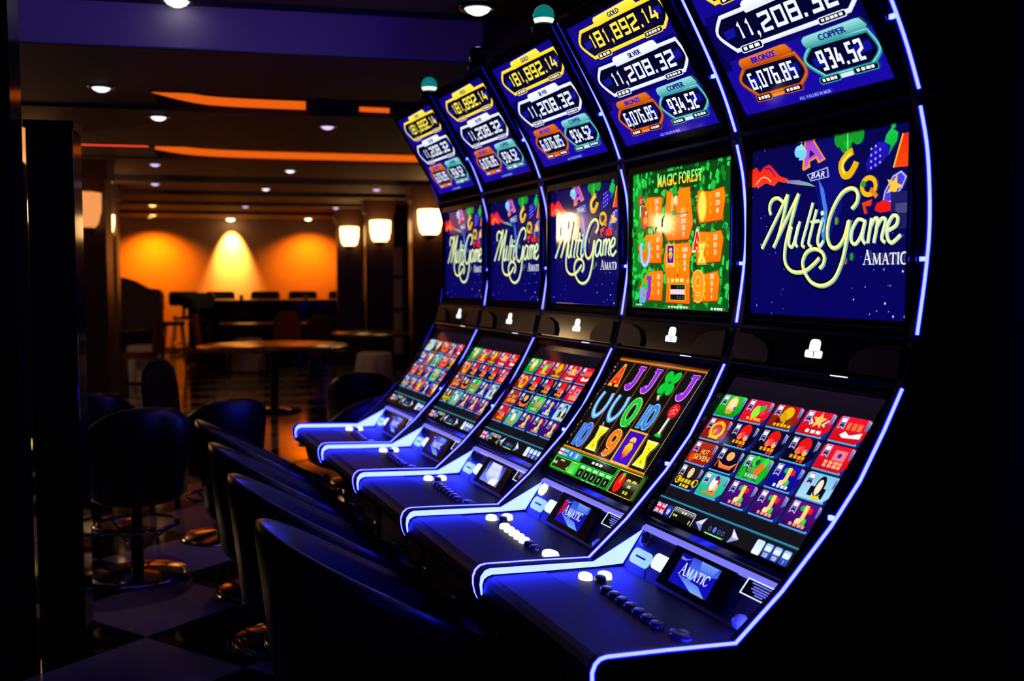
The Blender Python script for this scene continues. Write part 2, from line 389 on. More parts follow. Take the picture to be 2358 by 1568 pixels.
# door with pale panes between the lantern columns
door = struct(part('door_1', rbox(MB(), 1.30, 1.66, 16.6, 16.66, 0, 2.25), 'wood_dark', None))
for h0, h1 in ((.25, .95), (1.02, 1.50), (1.56, 2.02)):
    part('pane', rbox(MB(), 1.36, 1.60, 16.585, 16.60, h0, h1), 'pane_pale', door)
struct(part('trim_14', rbox(MB(), 1.28, RIGHT_A, 16.67, 16.80, 0, 2.70), 'wall_dark', None))

# ------------------------------------------------------------------ lettering and screen pictures
CHARS = sorted(set('ABCDEFGHIJKLMNOPQRSTUVWXYZ0123456789.,-:xUW'))
GLYPH = {}
def load_glyphs():
    tmp = []
    for ch in CHARS:
        cu = bpy.data.curves.new('glyph', 'FONT'); cu.body = ch; cu.size = 1.0; cu.offset = 0.012; cu.resolution_u = 2
        o = bpy.data.objects.new('glyph', cu); COL.objects.link(o); tmp.append((ch, o, cu))
    dg = bpy.context.evaluated_depsgraph_get(); dg.update()
    for ch, o, cu in tmp:
        ev = o.evaluated_get(dg); me = ev.to_mesh(); me.calc_loop_triangles()
        vs = [(v.co.x, v.co.y) for v in me.vertices]
        tr = [tuple(vs[i] for i in t.vertices) for t in me.loop_triangles]
        xs = [v[0] for v in vs] or [0, .3]
        GLYPH[ch] = (tr, min(xs), max(xs))
        ev.to_mesh_clear()
    for ch, o, cu in tmp:
        bpy.data.objects.remove(o); bpy.data.curves.remove(cu)
load_glyphs()
def clip_tri(tri, box):
    poly = list(tri)
    for ax, lim, sg in ((0, box[0], 1), (0, box[1], -1), (1, box[2], 1), (1, box[3], -1)):
        out = []
        for i in range(len(poly)):
            p, q = poly[i - 1], poly[i]
            dp, dq = sg * (p[0][ax] - lim), sg * (q[0][ax] - lim)
            if (dp >= 0) != (dq >= 0):
                t = dp / (dp - dq)
                out.append((tuple(p[0][k] + (q[0][k] - p[0][k]) * t for k in (0, 1)), tuple(p[1][k] + (q[1][k] - p[1][k]) * t for k in range(3))))
            if dq >= 0: out.append(q)
        poly = out
        if len(poly) < 3: return []
    return poly
BLK = {'0': ['0 0 1 0 1 1 0 1 0 0'], '1': ['.25 .82 .62 1 .62 0'], '2': ['0 .86 0 1 1 1 1 .56 0 .38 0 0 1 0'], '3': ['0 1 1 1 1 0 0 0', '.3 .52 1 .52'],
       '4': ['.45 1 0 .3 1.05 .3', '.78 .62 .78 0'], '5': ['1 1 0 1 0 .54 1 .54 1 0 0 0'], '6': ['.95 1 0 1 0 0 1 0 1 .54 0 .54'], '7': ['0 1 1 1 .45 0'],
       '8': ['0 0 1 0 1 1 0 1 0 0', '0 .52 1 .52'], '9': ['.05 0 1 0 1 1 0 1 0 .46 1 .46'], '-': ['.1 .45 .9 .45']}
class Canvas:
    def __init__(s, w, h):
        s.w, s.h = w, h; s.a = w / h; s.t = []; s.z = 0; s.box = (0, 1, 0, 1)
    def up(s): s.z += 1
    def tri(s, p, c): s.t.append((tuple(p), tuple(c), s.z, s.box))
    def poly(s, pts, col, col2=None):           # col2: colour at the bottom
        s.up(); c = lin(col); c2 = lin(col2) if col2 else c
        ys = [p[1] for p in pts]; y0, y1 = min(ys), max(ys)
        cc = [tuple(c2[k] + (c[k] - c2[k]) * ((p[1] - y0) / max(y1 - y0, 1e-6)) for k in range(3)) for p in pts]
        for t in tessellate_polygon([[Vector((p[0] * s.a, p[1], 0)) for p in pts]]):
            s.tri([pts[i] for i in t], [cc[i] for i in t])
    def rect(s, u0, u1, v0, v1, col, col2=None): s.poly([(u0, v0), (u1, v0), (u1, v1), (u0, v1)], col, col2)
    def rr_pts(s, u0, u1, v0, v1, r, n=4):
        ru = r / s.a; out = []
        for cu, cv, a in ((u1 - ru, v1 - r, 0), (u0 + ru, v1 - r, 90), (u0 + ru, v0 + r, 180), (u1 - ru, v0 + r, 270)):
            out += [(cu + ru * cos(radians(a + 90 * k / n)), cv + r * sin(radians(a + 90 * k / n))) for k in range(n + 1)]
        return out
    def rrect(s, u0, u1, v0, v1, r, col, col2=None): s.poly(s.rr_pts(u0, u1, v0, v1, r), col, col2)
    def ell(s, cu, cv, r, col, ry=None, n=18, rot=0.0, col2=None):
        ry = r if ry is None else ry
        s.poly([(cu + (r * cos(2 * pi * k / n) * cos(rot) - ry * sin(2 * pi * k / n) * sin(rot)) / s.a, cv + r * cos(2 * pi * k / n) * sin(rot) + ry * sin(2 * pi * k / n) * cos(rot)) for k in range(n)], col, col2)
    def stroke(s, pts, wd, col, closed=False, sub=0, caps=True, lift=True):
        if lift: s.up()
        c = lin(col); P = [(p[0] * s.a, p[1]) for p in pts]
        if sub: P = smooth2(P, sub)
        n = len(P); ws = wd if isinstance(wd, (list, tuple)) else [wd] * n
        if len(ws) != n: ws = [ws[0] + (ws[-1] - ws[0]) * i / (n - 1) if len(ws) == 2 else ws[min(int(i * len(ws) / n), len(ws) - 1)] for i in range(n)]
        L = []
        for i in range(n):
            if closed: d0 = (P[i][0] - P[i - 1][0], P[i][1] - P[i - 1][1]); d1 = (P[(i + 1) % n][0] - P[i][0], P[(i + 1) % n][1] - P[i][1])
            else:
                d0 = (P[i][0] - P[i - 1][0], P[i][1] - P[i - 1][1]) if i else (P[1][0] - P[0][0], P[1][1] - P[0][1])
                d1 = (P[i + 1][0] - P[i][0], P[i + 1][1] - P[i][1]) if i < n - 1 else d0
            l0, l1 = hypot(*d0) or 1e-9, hypot(*d1) or 1e-9
            n0 = (-d0[1] / l0, d0[0] / l0); n1 = (-d1[1] / l1, d1[0] / l1)
            m = (n0[0] + n1[0], n0[1] + n1[1]); lm = m[0] * m[0] + m[1] * m[1]
            k = min(2.0 / max(lm, 1e-6), 1.6); m = (m[0] * k * ws[i] / 2, m[1] * k * ws[i] / 2)
            L.append(((P[i][0] + m[0], P[i][1] + m[1]), (P[i][0] - m[0], P[i][1] - m[1])))
        f = lambda p: (p[0] / s.a, p[1])
        for i in range(n if closed else n - 1):
            a, b = L[i]; d, e = L[(i + 1) % n]
            s.tri((f(a), f(b), f(e)), (c,) * 3); s.tri((f(a), f(e), f(d)), (c,) * 3)
    def frame(s, pts, wd, col): s.stroke(pts, wd, col, closed=True)
    def text(s, txt, u, v, h, col, sx=1.0, align='c', shear=0.0, gap=0.06, col2=None, fit=None):
        s.up(); c = lin(col); c2 = lin(col2) if col2 else c
        k = h / 0.70; x = 0; items = []
        for ch in txt:
            if ch == ' ' or ch not in GLYPH: x += .28; continue
            tr, x0, x1 = GLYPH[ch]; items.append((tr, x - x0)); x += x1 - x0 + gap
        tot = max(x - gap, .01)
        if fit: sx = fit * s.a / (tot * k)
        k2 = k * sx / s.a; o = u - (tot * k2 / 2 if align == 'c' else (tot * k2 if align == 'r' else 0))
        for tr, dx in items:
            for t in tr:
                s.tri([(o + (p[0] + dx) * k2 + shear * p[1] * k / s.a, v + p[1] * k) for p in t], [c if p[1] > .35 else c2 for p in t])
    def block(s, txt, u0, u1, v0, v1, th, col, shear=0.0):   # condensed square numerals filling a box
        s.up(); adv = []
        for ch in txt: adv.append(.34 if ch in ',.' else (.62 if ch == '1' else 1.0))
        gap = .22; tot = sum(adv) + gap * (len(txt) - 1); k = (u1 - u0) * s.a / tot; x = 0; H = v1 - v0
        for ch, ad in zip(txt, adv):
            cw = ad * k
            def Q(px, py): return ((u0 * s.a + x + th / 2 + px * (cw - th) + shear * py * H) / s.a, v0 + th / 2 + py * (H - th))
            if ch in ',.':
                q = u0 * s.a + x
                pts = [(q, v0), (q + th * 1.05, v0), (q + th * 1.05, v0 + th), (q, v0 + th)]
                if ch == ',': pts = [(q, v0), (q + th * .35, v0), (q + th * .3, v0 - th * 1.1), (q + th * 1.05, v0), (q + th * 1.05, v0 + th), (q, v0 + th)]
                s.poly([(p[0] / s.a, p[1]) for p in pts], col)
            else:
                for st in BLK[ch]:
                    n = [float(t) for t in st.split()]; pts = [Q(n[i], n[i + 1]) for i in range(0, len(n), 2)]
                    cl = pts[0] == pts[-1]
                    s.stroke(pts[:-1] if cl else pts, th, col, closed=cl, lift=False)
            x += cw + gap * k
    def bars(s, u0, u1, v0, v1, col, n=4, lines=1):           # lettering too small to read: word-like bars
        hh = (v1 - v0) / lines
        for l in range(lines):
            x = u0
            for i in range(n):
                wdt = (u1 - u0) / n * (.72 + .2 * ((i * 7 + l * 3) % 3) / 2)
                s.rect(x, x + wdt * .9, v0 + l * hh + hh * .12, v0 + (l + 1) * hh - hh * .05, col); x += (u1 - u0) / n
    def mesh(s, name, fn):                                     # fn(u, v, lift) -> 3-D
        vs = []; fs = []; cs = []; step = min(4e-5, .005 / max(s.z, 1))
        for p, c, z, box in s.t:
            pl = clip_tri([(p[i], c[i]) for i in range(3)], box)
            if not pl: continue
            o = len(vs)
            for q, cc in pl: vs.append(fn(q[0], q[1], step * z)); cs.append((*cc, 1.0))
            fs.append(tuple(range(o, len(vs))))
        me = bpy.data.meshes.new(name); me.from_pydata(vs, [], fs); me.materials.append(pm)
        at = me.color_attributes.new('Col', 'FLOAT_COLOR', 'POINT')
        at.data.foreach_set('color', [x for c in cs for x in c])
        me.update(); return me
def serif_word(c, u, v, h, col, word='AMATIC', w=None):        # roman capitals with hairlines and serifs
    wid = {'A': .78, 'M': .95, 'T': .66, 'I': .30, 'C': .72}
    sc = [1.0] + [.76] * (len(word) - 1)
    tot = sum(wid[x] * k for x, k in zip(word, sc)) + .06 * (len(word) - 1)
    kx = (w * c.a / tot) if w else h; x = u * c.a - tot * kx / 2
    for ch, k in zip(word, sc):
        W = wid[ch] * k * kx; H = h * k; th = .13 * kx * k ** .4; tn = .05 * kx
        f = lambda px, py: ((x + px * W) / c.a, v + py * H)
        sf = lambda px, py, l=.2: c.stroke([f(px - l * .9, py), f(px + l * .9, py)], tn, col, lift=False)
        c.up()
        if ch == 'A':
            c.stroke([f(.14, 0), f(.5, 1)], tn, col, lift=False); c.stroke([f(.47, 1), f(.86, 0)], th, col, lift=False)
            c.stroke([f(.28, .36), f(.72, .36)], tn, col, lift=False); sf(.14, .02, .16); sf(.86, .02, .2)
        elif ch == 'M':
            c.stroke([f(.12, 0), f(.18, 1)], tn, col, lift=False); c.stroke([f(.16, 1), f(.5, .05)], th, col, lift=False)
            c.stroke([f(.5, .05), f(.82, 1)], tn, col, lift=False); c.stroke([f(.83, 1), f(.88, 0)], th, col, lift=False); sf(.12, .02, .14); sf(.88, .02, .16); sf(.12, .98, .1); sf(.86, .98, .1)
        elif ch == 'T':
            c.stroke([f(.5, 0), f(.5, 1)], th, col, lift=False); c.stroke([f(0, .96), f(1, .96)], tn * 1.3, col, lift=False)
            c.stroke([f(.03, .98), f(.0, .78)], tn, col, lift=False); c.stroke([f(.97, .98), f(1.0, .78)], tn, col, lift=False); sf(.5, .02, .24)
        elif ch == 'I':
            c.stroke([f(.5, 0), f(.5, 1)], th, col, lift=False); sf(.5, .02, .45); sf(.5, .98, .45)
        else:
            c.stroke([f(.92, .76), f(.78, .96), f(.5, 1), f(.18, .85), f(.06, .5), f(.18, .15), f(.5, 0), f(.8, .06), f(.95, .26)], [tn, tn * 1.6, th, th, th, th, tn * 1.6, tn, tn], col, sub=4, lift=False)
            c.stroke([f(.92, .98), f(.93, .72)], tn, col, lift=False)
        x += W + .06 * kx

YEL, WHT, CYN = (255, 226, 40), (232, 238, 252), (120, 205, 210)
def pic_jackpot():
    c = Canvas(.574, .4396)
    c.rect(0, 1, 0, 1, (14, 6, 128), (24, 8, 158))
    for u0, u1 in ((0, .06), (.94, 1)): c.rect(u0, u1, .3, .62, (6, 3, 70))
    c.rect(.03, .97, .36, .66, (8, 3, 92))
    def plate(u0, u1, v0, v1, col, col2, tag_u, name, num, nb, th, ncol, ncol2, pills, bulge, tcol):
        vm = (v0 + v1) / 2
        sh = smooth2([(u0 + .035, v1 - .02), (u0 - bulge, vm + .015), (u0 + .05, v0 + .015)], 5)
        shr = smooth2([(u1 - .05, v0 + .015), (u1 + bulge * .6, vm - .03), (u1 - .005, v1 - .03)], 5)
        ring = sh + shr
        c.poly(ring, (2, 2, 34), (4, 4, 52))
        c.poly([(u0 + .01, vm - .035), (u0 + .09, vm - .03), (u0 + .10, vm + .025), (u0 + .01, vm + .02)], (14, 16, 150))
        c.poly([(u1 - .12, vm - .035), (u1 - .015, vm - .02), (u1 - .015, vm + .035), (u1 - .12, vm + .02)], (14, 16, 150))
        c.frame(ring, .026, col); c.frame([(p[0] + .002, p[1] + .004) for p in ring], .006, col2)
        t0, t1, tv0, tv1 = tag_u
        c.poly([(t0 + .012, tv0), (t1, tv0 + .008), (t1 + .014, tv0 + .025), (t1 - .012, tv1 - .004), (t1 - .04, tv1), (t0 + .02, tv1 - .005), (t0, tv1 - .02), (t0 - .002, tv0 + .03)], col2, col)
        [c.text(name, (t0 + t1) / 2 + d_, tv0 + (tv1 - tv0) * .28, .036, tcol, sx=1.15) for d_ in (-.0025, 0, .0025)]
        c.block(num, *nb, th, ncol, -.0)
        for p0, p1, q0, q1, n in pills:
            c.rrect(p0, p1, q0, q1, .016, col); c.rrect(p0 + .006, p1 - .006, q0 + .006, q1 - .006, .012, (2, 2, 10))
            c.bars(p0 + .02, p1 - .015, q0 + .012, q1 - .011, (244, 240, 248), n)
    NAVY = (24, 24, 120)
    plate(.10, .975, .705, .955, (255, 214, 24), (255, 240, 90), (.315, .77, .915, .99), 'GOLD', '181,892.14', (.185, .925, .773, .890), .021, (255, 232, 60), WHT, ((.19, .35, .692, .738, 3), (.722, .90, .697, .740, 5)), .035, NAVY)
    plate(.105, .965, .392, .650, (218, 228, 250), (250, 250, 255), (.315, .785, .598, .676), 'SILVER', '11,208.32', (.215, .885, .454, .572), .022, (230, 238, 252), WHT, ((.185, .345, .378, .426, 3), (.725, .895, .384, .425, 5)), .035, NAVY)
    plate(.115, .515, .085, .315, (176, 72, 8), (236, 120, 16), (.125, .49, .285, .357), 'BRONZE', '6,076.85', (.142, .475, .144, .254), .016, (232, 238, 252), WHT, ((.13, .255, .062, .108, 4), (.342, .475, .066, .110, 4)), .035, (40, 20, 190))
    plate(.59, .965, .088, .315, (44, 150, 150), (150, 222, 222), (.587, .957, .286, .360), 'COPPER', '934.52', (.635, .905, .138, .256), .018, (236, 242, 252), WHT, ((.588, .722, .064, .108, 4), (.80, .947, .070, .113, 4)), .035, (30, 40, 130))
    c.rect(.258, .342, .073, .094, (240, 130, 14)); c.rect(.724, .80, .074, .098, (208, 234, 242))
    c.text('ALL VALUES IN MUR', .525, .012, .019, (150, 170, 235), sx=1.0, fit=.21)
    return c

def spin_figures(c):
    # charms flying out of the centre
    R = (232, 24, 20)
    c.poly([(0, .895), (.03, .905), (.055, .87), (.085, .90), (.125, .91), (.16, .875), (.20, .83), (.26, .805), (.235, .785), (.19, .80), (.16, .775), (.10, .80), (.06, .782), (0, .785)], R, (255, 60, 24))
    c.stroke([(.03, .80), (.07, .835), (.11, .83), (.14, .80)], .008, (255, 190, 170), sub=4); c.stroke([(.09, .89), (.13, .88), (.17, .83)], .008, (60, 20, 160), sub=4)
    c.poly([(.24, .80), (.33, .79), (.40, .765), (.44, .74), (.38, .752), (.30, .77), (.25, .782)], (150, 80, 190), (90, 200, 120))
    # purple ace with a spade
    c.poly([(.365, 1.02), (.415, 1.02), (.50, .885), (.455, .868), (.44, .90), (.40, .885), (.405, .855), (.36, .838), (.352, .852)], (255, 150, 20))
    c.poly([(.372, 1.01), (.41, 1.01), (.488, .892), (.46, .88), (.445, .912), (.395, .893), (.392, .864), (.366, .852)], (160, 60, 200), (190, 90, 220))
    c.poly([(.40, .955), (.432, .925), (.397, .908)], (30, 10, 120))
    c.ell(.325, .955, .035, (120, 205, 235)); c.ell(.36, .94, .03, (120, 205, 235)); c.poly([(.31, .965), (.345, 1.0), (.375, .955)], (150, 220, 240)); c.poly([(.335, .93), (.35, .93), (.36, .90), (.328, .905)], (120, 205, 235))
    c.poly([(.383, .815), (.515, .842), (.524, .782), (.409, .772)], (150, 160, 230)); c.poly([(.392, .810), (.508, .833), (.515, .787), (.414, .779)], (24, 20, 120))
    c.text('BAR', .455, .788, .032, (240, 244, 255), sx=1.35, shear=.25)
    for p in ((.585, .985), (.655, 1.0), (.62, .95), (.69, .985)): c.ell(*p, .046, (20, 150, 40), .05)
    c.poly([(.60, .96), (.66, .975), (.632, .915)], (30, 170, 50)); c.stroke([(.632, .915), (.63, 1.0)], .008, (120, 240, 130))
    c.stroke([(.662, .905), (.625, .885), (.595, .84), (.61, .785), (.645, .782), (.675, .825), (.682, .845)], .042, (232, 176, 12), sub=5); c.stroke([(.65, .895), (.61, .86), (.603, .82), (.62, .79)], .014, (255, 236, 90), sub=4)
    c.poly([(.80, .93), (.85, .92), (.865, .86), (.80, .80), (.745, .78), (.735, .82), (.76, .88)], (34, 20, 190), (24, 12, 150))
    for k in range(11): c.ell(.765 + .008 * (k % 3) * 3, .80 + .011 * k, .007, (160, 160, 250))
    c.poly([(.87, .99), (.905, .96), (.90, .92), (.872, .88), (.858, .85), (.868, .90), (.835, .925), (.845, .96)], (20, 200, 70), (16, 160, 60)); c.ell(.88, 1.0, .016, (30, 190, 90))
    c.poly([(.885, .785), (.93, .95), (.99, .95), (.99, .78)], (230, 40, 20), (245, 70, 10)); c.stroke([(.885, .785), (.93, .95)], .010, (255, 190, 40))
    c.frame([(.755 + .038 * cos(t * pi / 8), .705 + .045 * sin(t * pi / 8)) for t in range(16)], .026, (240, 184, 16)); c.stroke([(.765, .69), (.80, .645)], .026, (225, 130, 10)); c.ell(.725, .72, .018, (30, 160, 60))
    c.poly([(.72, .62), (.775, .635), (.77, .60), (.74, .60), (.75, .56), (.735, .56)], (225, 60, 14))
    c.poly([(.925, .76), (.95, .73), (.93, .68), (.87, .61), (.835, .62), (.845, .67), (.885, .74)], (70, 60, 220)); c.frame([(.925, .76), (.95, .73), (.93, .68), (.87, .61), (.835, .62), (.845, .67), (.885, .74)], .008, (190, 190, 250))
    c.poly([(.915 + .062 * (1 if k % 2 == 0 else .42) * cos(1.2 + k * pi / 5) / 1.36 - .025, .69 + .062 * (1 if k % 2 == 0 else .42) * sin(1.2 + k * pi / 5)) for k in range(10)], (255, 196, 60))
    c.poly([(.80, .61), (.84, .625), (.885, .605), (.875, .565), (.82, .56), (.79, .575)], (230, 26, 20))
def pic_multigame():
    c = Canvas(.626, .456)
    rnd = random.Random(3)
    c.rect(0, 1, 0, 1, (8, 6, 74), (6, 4, 92))
    c.poly([(.40, 1), (.62, 1), (.60, .6), (.52, .42), (.46, .6)], (10, 10, 96), (14, 12, 130))
    c.poly([(.455, .78), (.49, .72), (.515, .60), (.50, .40), (.48, .46), (.49, .60), (.47, .70)], (70, 110, 220), (60, 140, 230)); c.ell(.486, .52, .02, (120, 190, 245), .045)
    for k in range(130):
        u = rnd.random(); v = rnd.random()
        if .25 < u < .65 and v < .9: continue
        if v > .6 and .12 < u: continue
        r = rnd.choice((.0022, .0028, .0042, .0055)); c.ell(u, v, r, rnd.choice(((120, 150, 240), (220, 232, 255), (60, 70, 200))), r * 1.25, n=6)
    spin_figures(c)
    for u, v, cl in ((.575, .535, (90, 150, 20)), (.668, .335, (30, 140, 50)), (.63, .315, (190, 130, 40)), (.56, .58, (40, 40, 60))): c.ell(u, v, .014, cl, .022)
    c.rect(.875, 1, .47, .66, (30, 26, 96)); c.rect(.9, 1, .55, .60, (70, 66, 120))
    M = [[(.143, .605), (.134, .635), (.138, .67), (.160, .697), (.195, .70), (.232, .668)], [(.082, .402), (.14, .503), (.20, .607), (.260, .715)],
         [(.262, .715), (.236, .60), (.198, .47), (.166, .405)], [(.166, .405), (.22, .505), (.28, .615), (.334, .712)],
         [(.334, .712), (.30, .60), (.262, .47), (.246, .38), (.25, .315), (.28, .272), (.325, .255), (.385, .262), (.44, .30), (.475, .335)]]
    U = [[(.290, .525), (.272, .44), (.283, .405), (.305, .42), (.335, .53)], [(.345, .55), (.318, .44), (.33, .402)],
         [(.428, .65), (.39, .52), (.362, .42), (.378, .40)], [(.452, .61), (.42, .49), (.405, .42), (.424, .40)], [(.418, .54), (.47, .545)],
         [(.487, .545), (.462, .44), (.475, .40), (.498, .43)]]
    Gs = [[(.664, .595), (.69, .625), (.697, .665), (.680, .698), (.645, .706), (.60, .680), (.555, .61), (.527, .53), (.522, .45), (.545, .395), (.585, .392), (.622, .44), (.646, .53)],
          [(.652, .535), (.636, .42), (.612, .31), (.568, .215), (.50, .178), (.43, .195), (.385, .25), (.368, .31), (.39, .365), (.435, .387), (.48, .375), (.505, .34), (.50, .30), (.478, .275)]]
    A = [[(.735, .525), (.70, .535), (.668, .48), (.665, .42), (.69, .405), (.72, .45), (.742, .53), (.726, .44), (.742, .402)],
         [(.775, .535), (.757, .405)], [(.766, .48), (.79, .53), (.808, .52), (.79, .405)], [(.80, .48), (.83, .53), (.85, .515), (.832, .43), (.85, .405)],
         [(.862, .465), (.905, .49), (.912, .53), (.888, .54), (.862, .49), (.862, .43), (.885, .402), (.93, .44)]]
    def script(paths, w, dx, dy, col):
        for p in paths:
            n = len(p); ww = [w * (.45 if i in (0, n - 1) and n > 3 else 1.0) for i in range(n)]
            c.stroke([(q[0] + dx, q[1] + dy) for q in p], w, col, sub=5)
    big, small = M + Gs, U + A
    script(big, .046, .002, -.004, (3, 3, 20)); script(small, .040, .002, -.004, (3, 3, 20))
    script(big, .025, .006, -.004, (110, 170, 190)); script(small, .020, .005, -.003, (150, 205, 205))
    script(big, .019, 0, 0, (242, 236, 96)); script(small, .015, 0, 0, (240, 240, 130))
    script(big, .006, -.002, .002, (252, 250, 200)); script(small, .005, -.001, .002, (250, 252, 220))
    c.ell(.492, .585, .014, (240, 240, 150))
    serif_word(c, .853, .290, .078, (232, 236, 250), w=.236)
    return c

def clover(c, u, v, r, col):
    for k in range(4):
        a = pi / 4 + k * pi / 2; c.ell(u + r * .62 * cos(a) / c.a, v + r * .62 * sin(a), r * .5, col, r * .42, rot=a)
    c.stroke([(u, v), (u - r * .15 / c.a, v - r * 1.2)], r * .16, col)
def horseshoe(c, u, v, r, col, hi):
    pts = [(u - r * .62 / c.a, v + r), (u - r * .75 / c.a, v + .2 * r), (u - r * .55 / c.a, v - .6 * r), (u, v - r), (u + r * .55 / c.a, v - .6 * r), (u + r * .75 / c.a, v + .2 * r), (u + r * .62 / c.a, v + r)]
    c.stroke(pts, r * .42, col, sub=4); c.stroke(pts, r * .12, hi, sub=4)
def mushroom(c, u, v, r, stem):
    c.stroke([(u, v), (u - r * .2 / c.a, v - stem)], r * .42, (235, 232, 215)); c.poly([(u - r * .9 / c.a, v - stem - r * .2), (u - r * .5 / c.a, v - stem + r * .35), (u, v - stem), (u + r * .3 / c.a, v - stem + r * .3), (u + r * .5 / c.a, v - stem - r * .25)], (24, 190, 50))
    c.ell(u, v, r, (222, 24, 30), r * .95)
    for k in range(9): c.ell(u + r * .62 * cos(k * 2.4) * (k / 9) ** .5 / c.a, v + r * .62 * sin(k * 2.4) * (k / 9) ** .5, r * .1, (250, 220, 215), n=6)
def letter(c, ch, u, v, h, col, edge, w=None):
    sx = .85 if w is None else w
    for dx, dy in ((-.006, 0), (.006, 0), (0, .006), (0, -.006)): c.text(ch, u + dx, v - h / 2 + dy, h, edge, sx=sx)
    c.text(ch, u, v - h / 2, h, col, sx=sx)
def serif_letter(c, ch, u, v, h, col, edge):
    f = lambda x, y: (u + x * h / c.a, v + y * h)
    if ch == 'A':
        for k, cc in ((1.0, edge), (.78, col)):
            c.poly([f(-.40 * k, -.5 * k), f(-.36 * k, -.36 * k), f(-.08 * k, .5 * k), f(.08 * k, .5 * k), f(.36 * k, -.36 * k), f(.42 * k, -.5 * k), f(.10 * k, -.5 * k), f(.12 * k, -.34 * k), f(-.10 * k, -.34 * k), f(-.08 * k, -.5 * k)], cc)
        c.poly([f(-.05, -.10), f(.05, -.10), f(0, .12)], edge)
    elif ch == 'J':
        for wd, cc in ((.30, edge), (.22, col)):
            c.stroke([f(.12, .45), f(.12, -.12), f(.02, -.38), f(-.16, -.40), f(-.26, -.26)], wd * h, cc, sub=4); c.stroke([f(-.12, .44), f(.34, .44)], wd * h * .55, cc)
    elif ch == 'K':
        for k, cc in ((1.0, edge), (.80, col)):
            c.poly([f(-.36 * k, .5 * k), f(.36 * k, .5 * k), f(.30 * k, .32 * k), f(.16 * k, .12 * k), f(.14 * k, -.10 * k), f(.32 * k, -.34 * k), f(.38 * k, -.5 * k), f(-.38 * k, -.5 * k), f(-.30 * k, -.3 * k), f(-.2 * k, 0), f(-.28 * k, .34 * k)], cc)
        c.poly([f(.0, .5 * .5), f(.05, .4 * .5), f(0, .1)], (120, 110, 10)); c.poly([f(0, -.2), f(.05, -.35), f(-.03, -.35)], (120, 110, 10))
    elif ch in 'Q9':
        ring = [f(.28 * cos(t * pi / 10), .44 * sin(t * pi / 10)) for t in range(20)] if ch == 'Q' else [f(.26 * cos(t * pi / 8), .18 + .28 * sin(t * pi / 8)) for t in range(16)]
        for wd, cc in ((.26, edge), (.19, col)):
            c.frame(ring, wd * h, cc)
            if ch == 'Q': c.stroke([f(.05, -.24), f(.28, -.48)], wd * h * .8, cc)
            else: c.stroke([f(.27, .2), f(.24, -.2), f(.04, -.42), f(-.2, -.36)], wd * h, cc, sub=4)
    elif ch == '0':
        for wd, cc in ((.24, edge), (.17, col)):
            c.stroke([f(-.26, .45), f(-.26, -.42)], wd * h, cc); c.frame([f(.16 + .22 * cos(t * pi / 10), .42 * sin(t * pi / 10)) for t in range(20)], wd * h, cc); c.stroke([f(-.40, -.44), f(-.12, -.44)], wd * h * .6, cc)
def pot(c, u0, u1, v0, v1):
    c.rect(u0, u1, v0, v1, (236, 176, 30), (250, 200, 60)); c.rect(u0 + .012, u1 - .012, v0 + .014, v1 - .014, (56, 10, 180), (70, 14, 200))
    m = (u0 + u1) / 2; q = (v1 - v0); r = q * .17
    c.poly([(m - r * .9 / c.a, v0 + q * .32), (m - r * 1.1 / c.a, v0 + q * .52), (m - r * .6 / c.a, v0 + q * .62), (m + r * .6 / c.a, v0 + q * .62), (m + r * 1.1 / c.a, v0 + q * .5), (m + r * .7 / c.a, v0 + q * .28), (m, v0 + q * .2)], (252, 214, 20), (210, 60, 30))
    c.ell(m, v0 + q * .71, r * .85, (250, 200, 90), r * .6); c.stroke([(m - r * .9 / c.a, v0 + q * .65), (m + r * .9 / c.a, v0 + q * .66)], r * .22, (200, 40, 70)); c.poly([(m - r * .6 / c.a, v0 + q * .30), (m - r * .2 / c.a, v0 + q * .30), (m, v0 + q * .2), (m - r * .3 / c.a, v0 + q * .15)], (200, 30, 110))
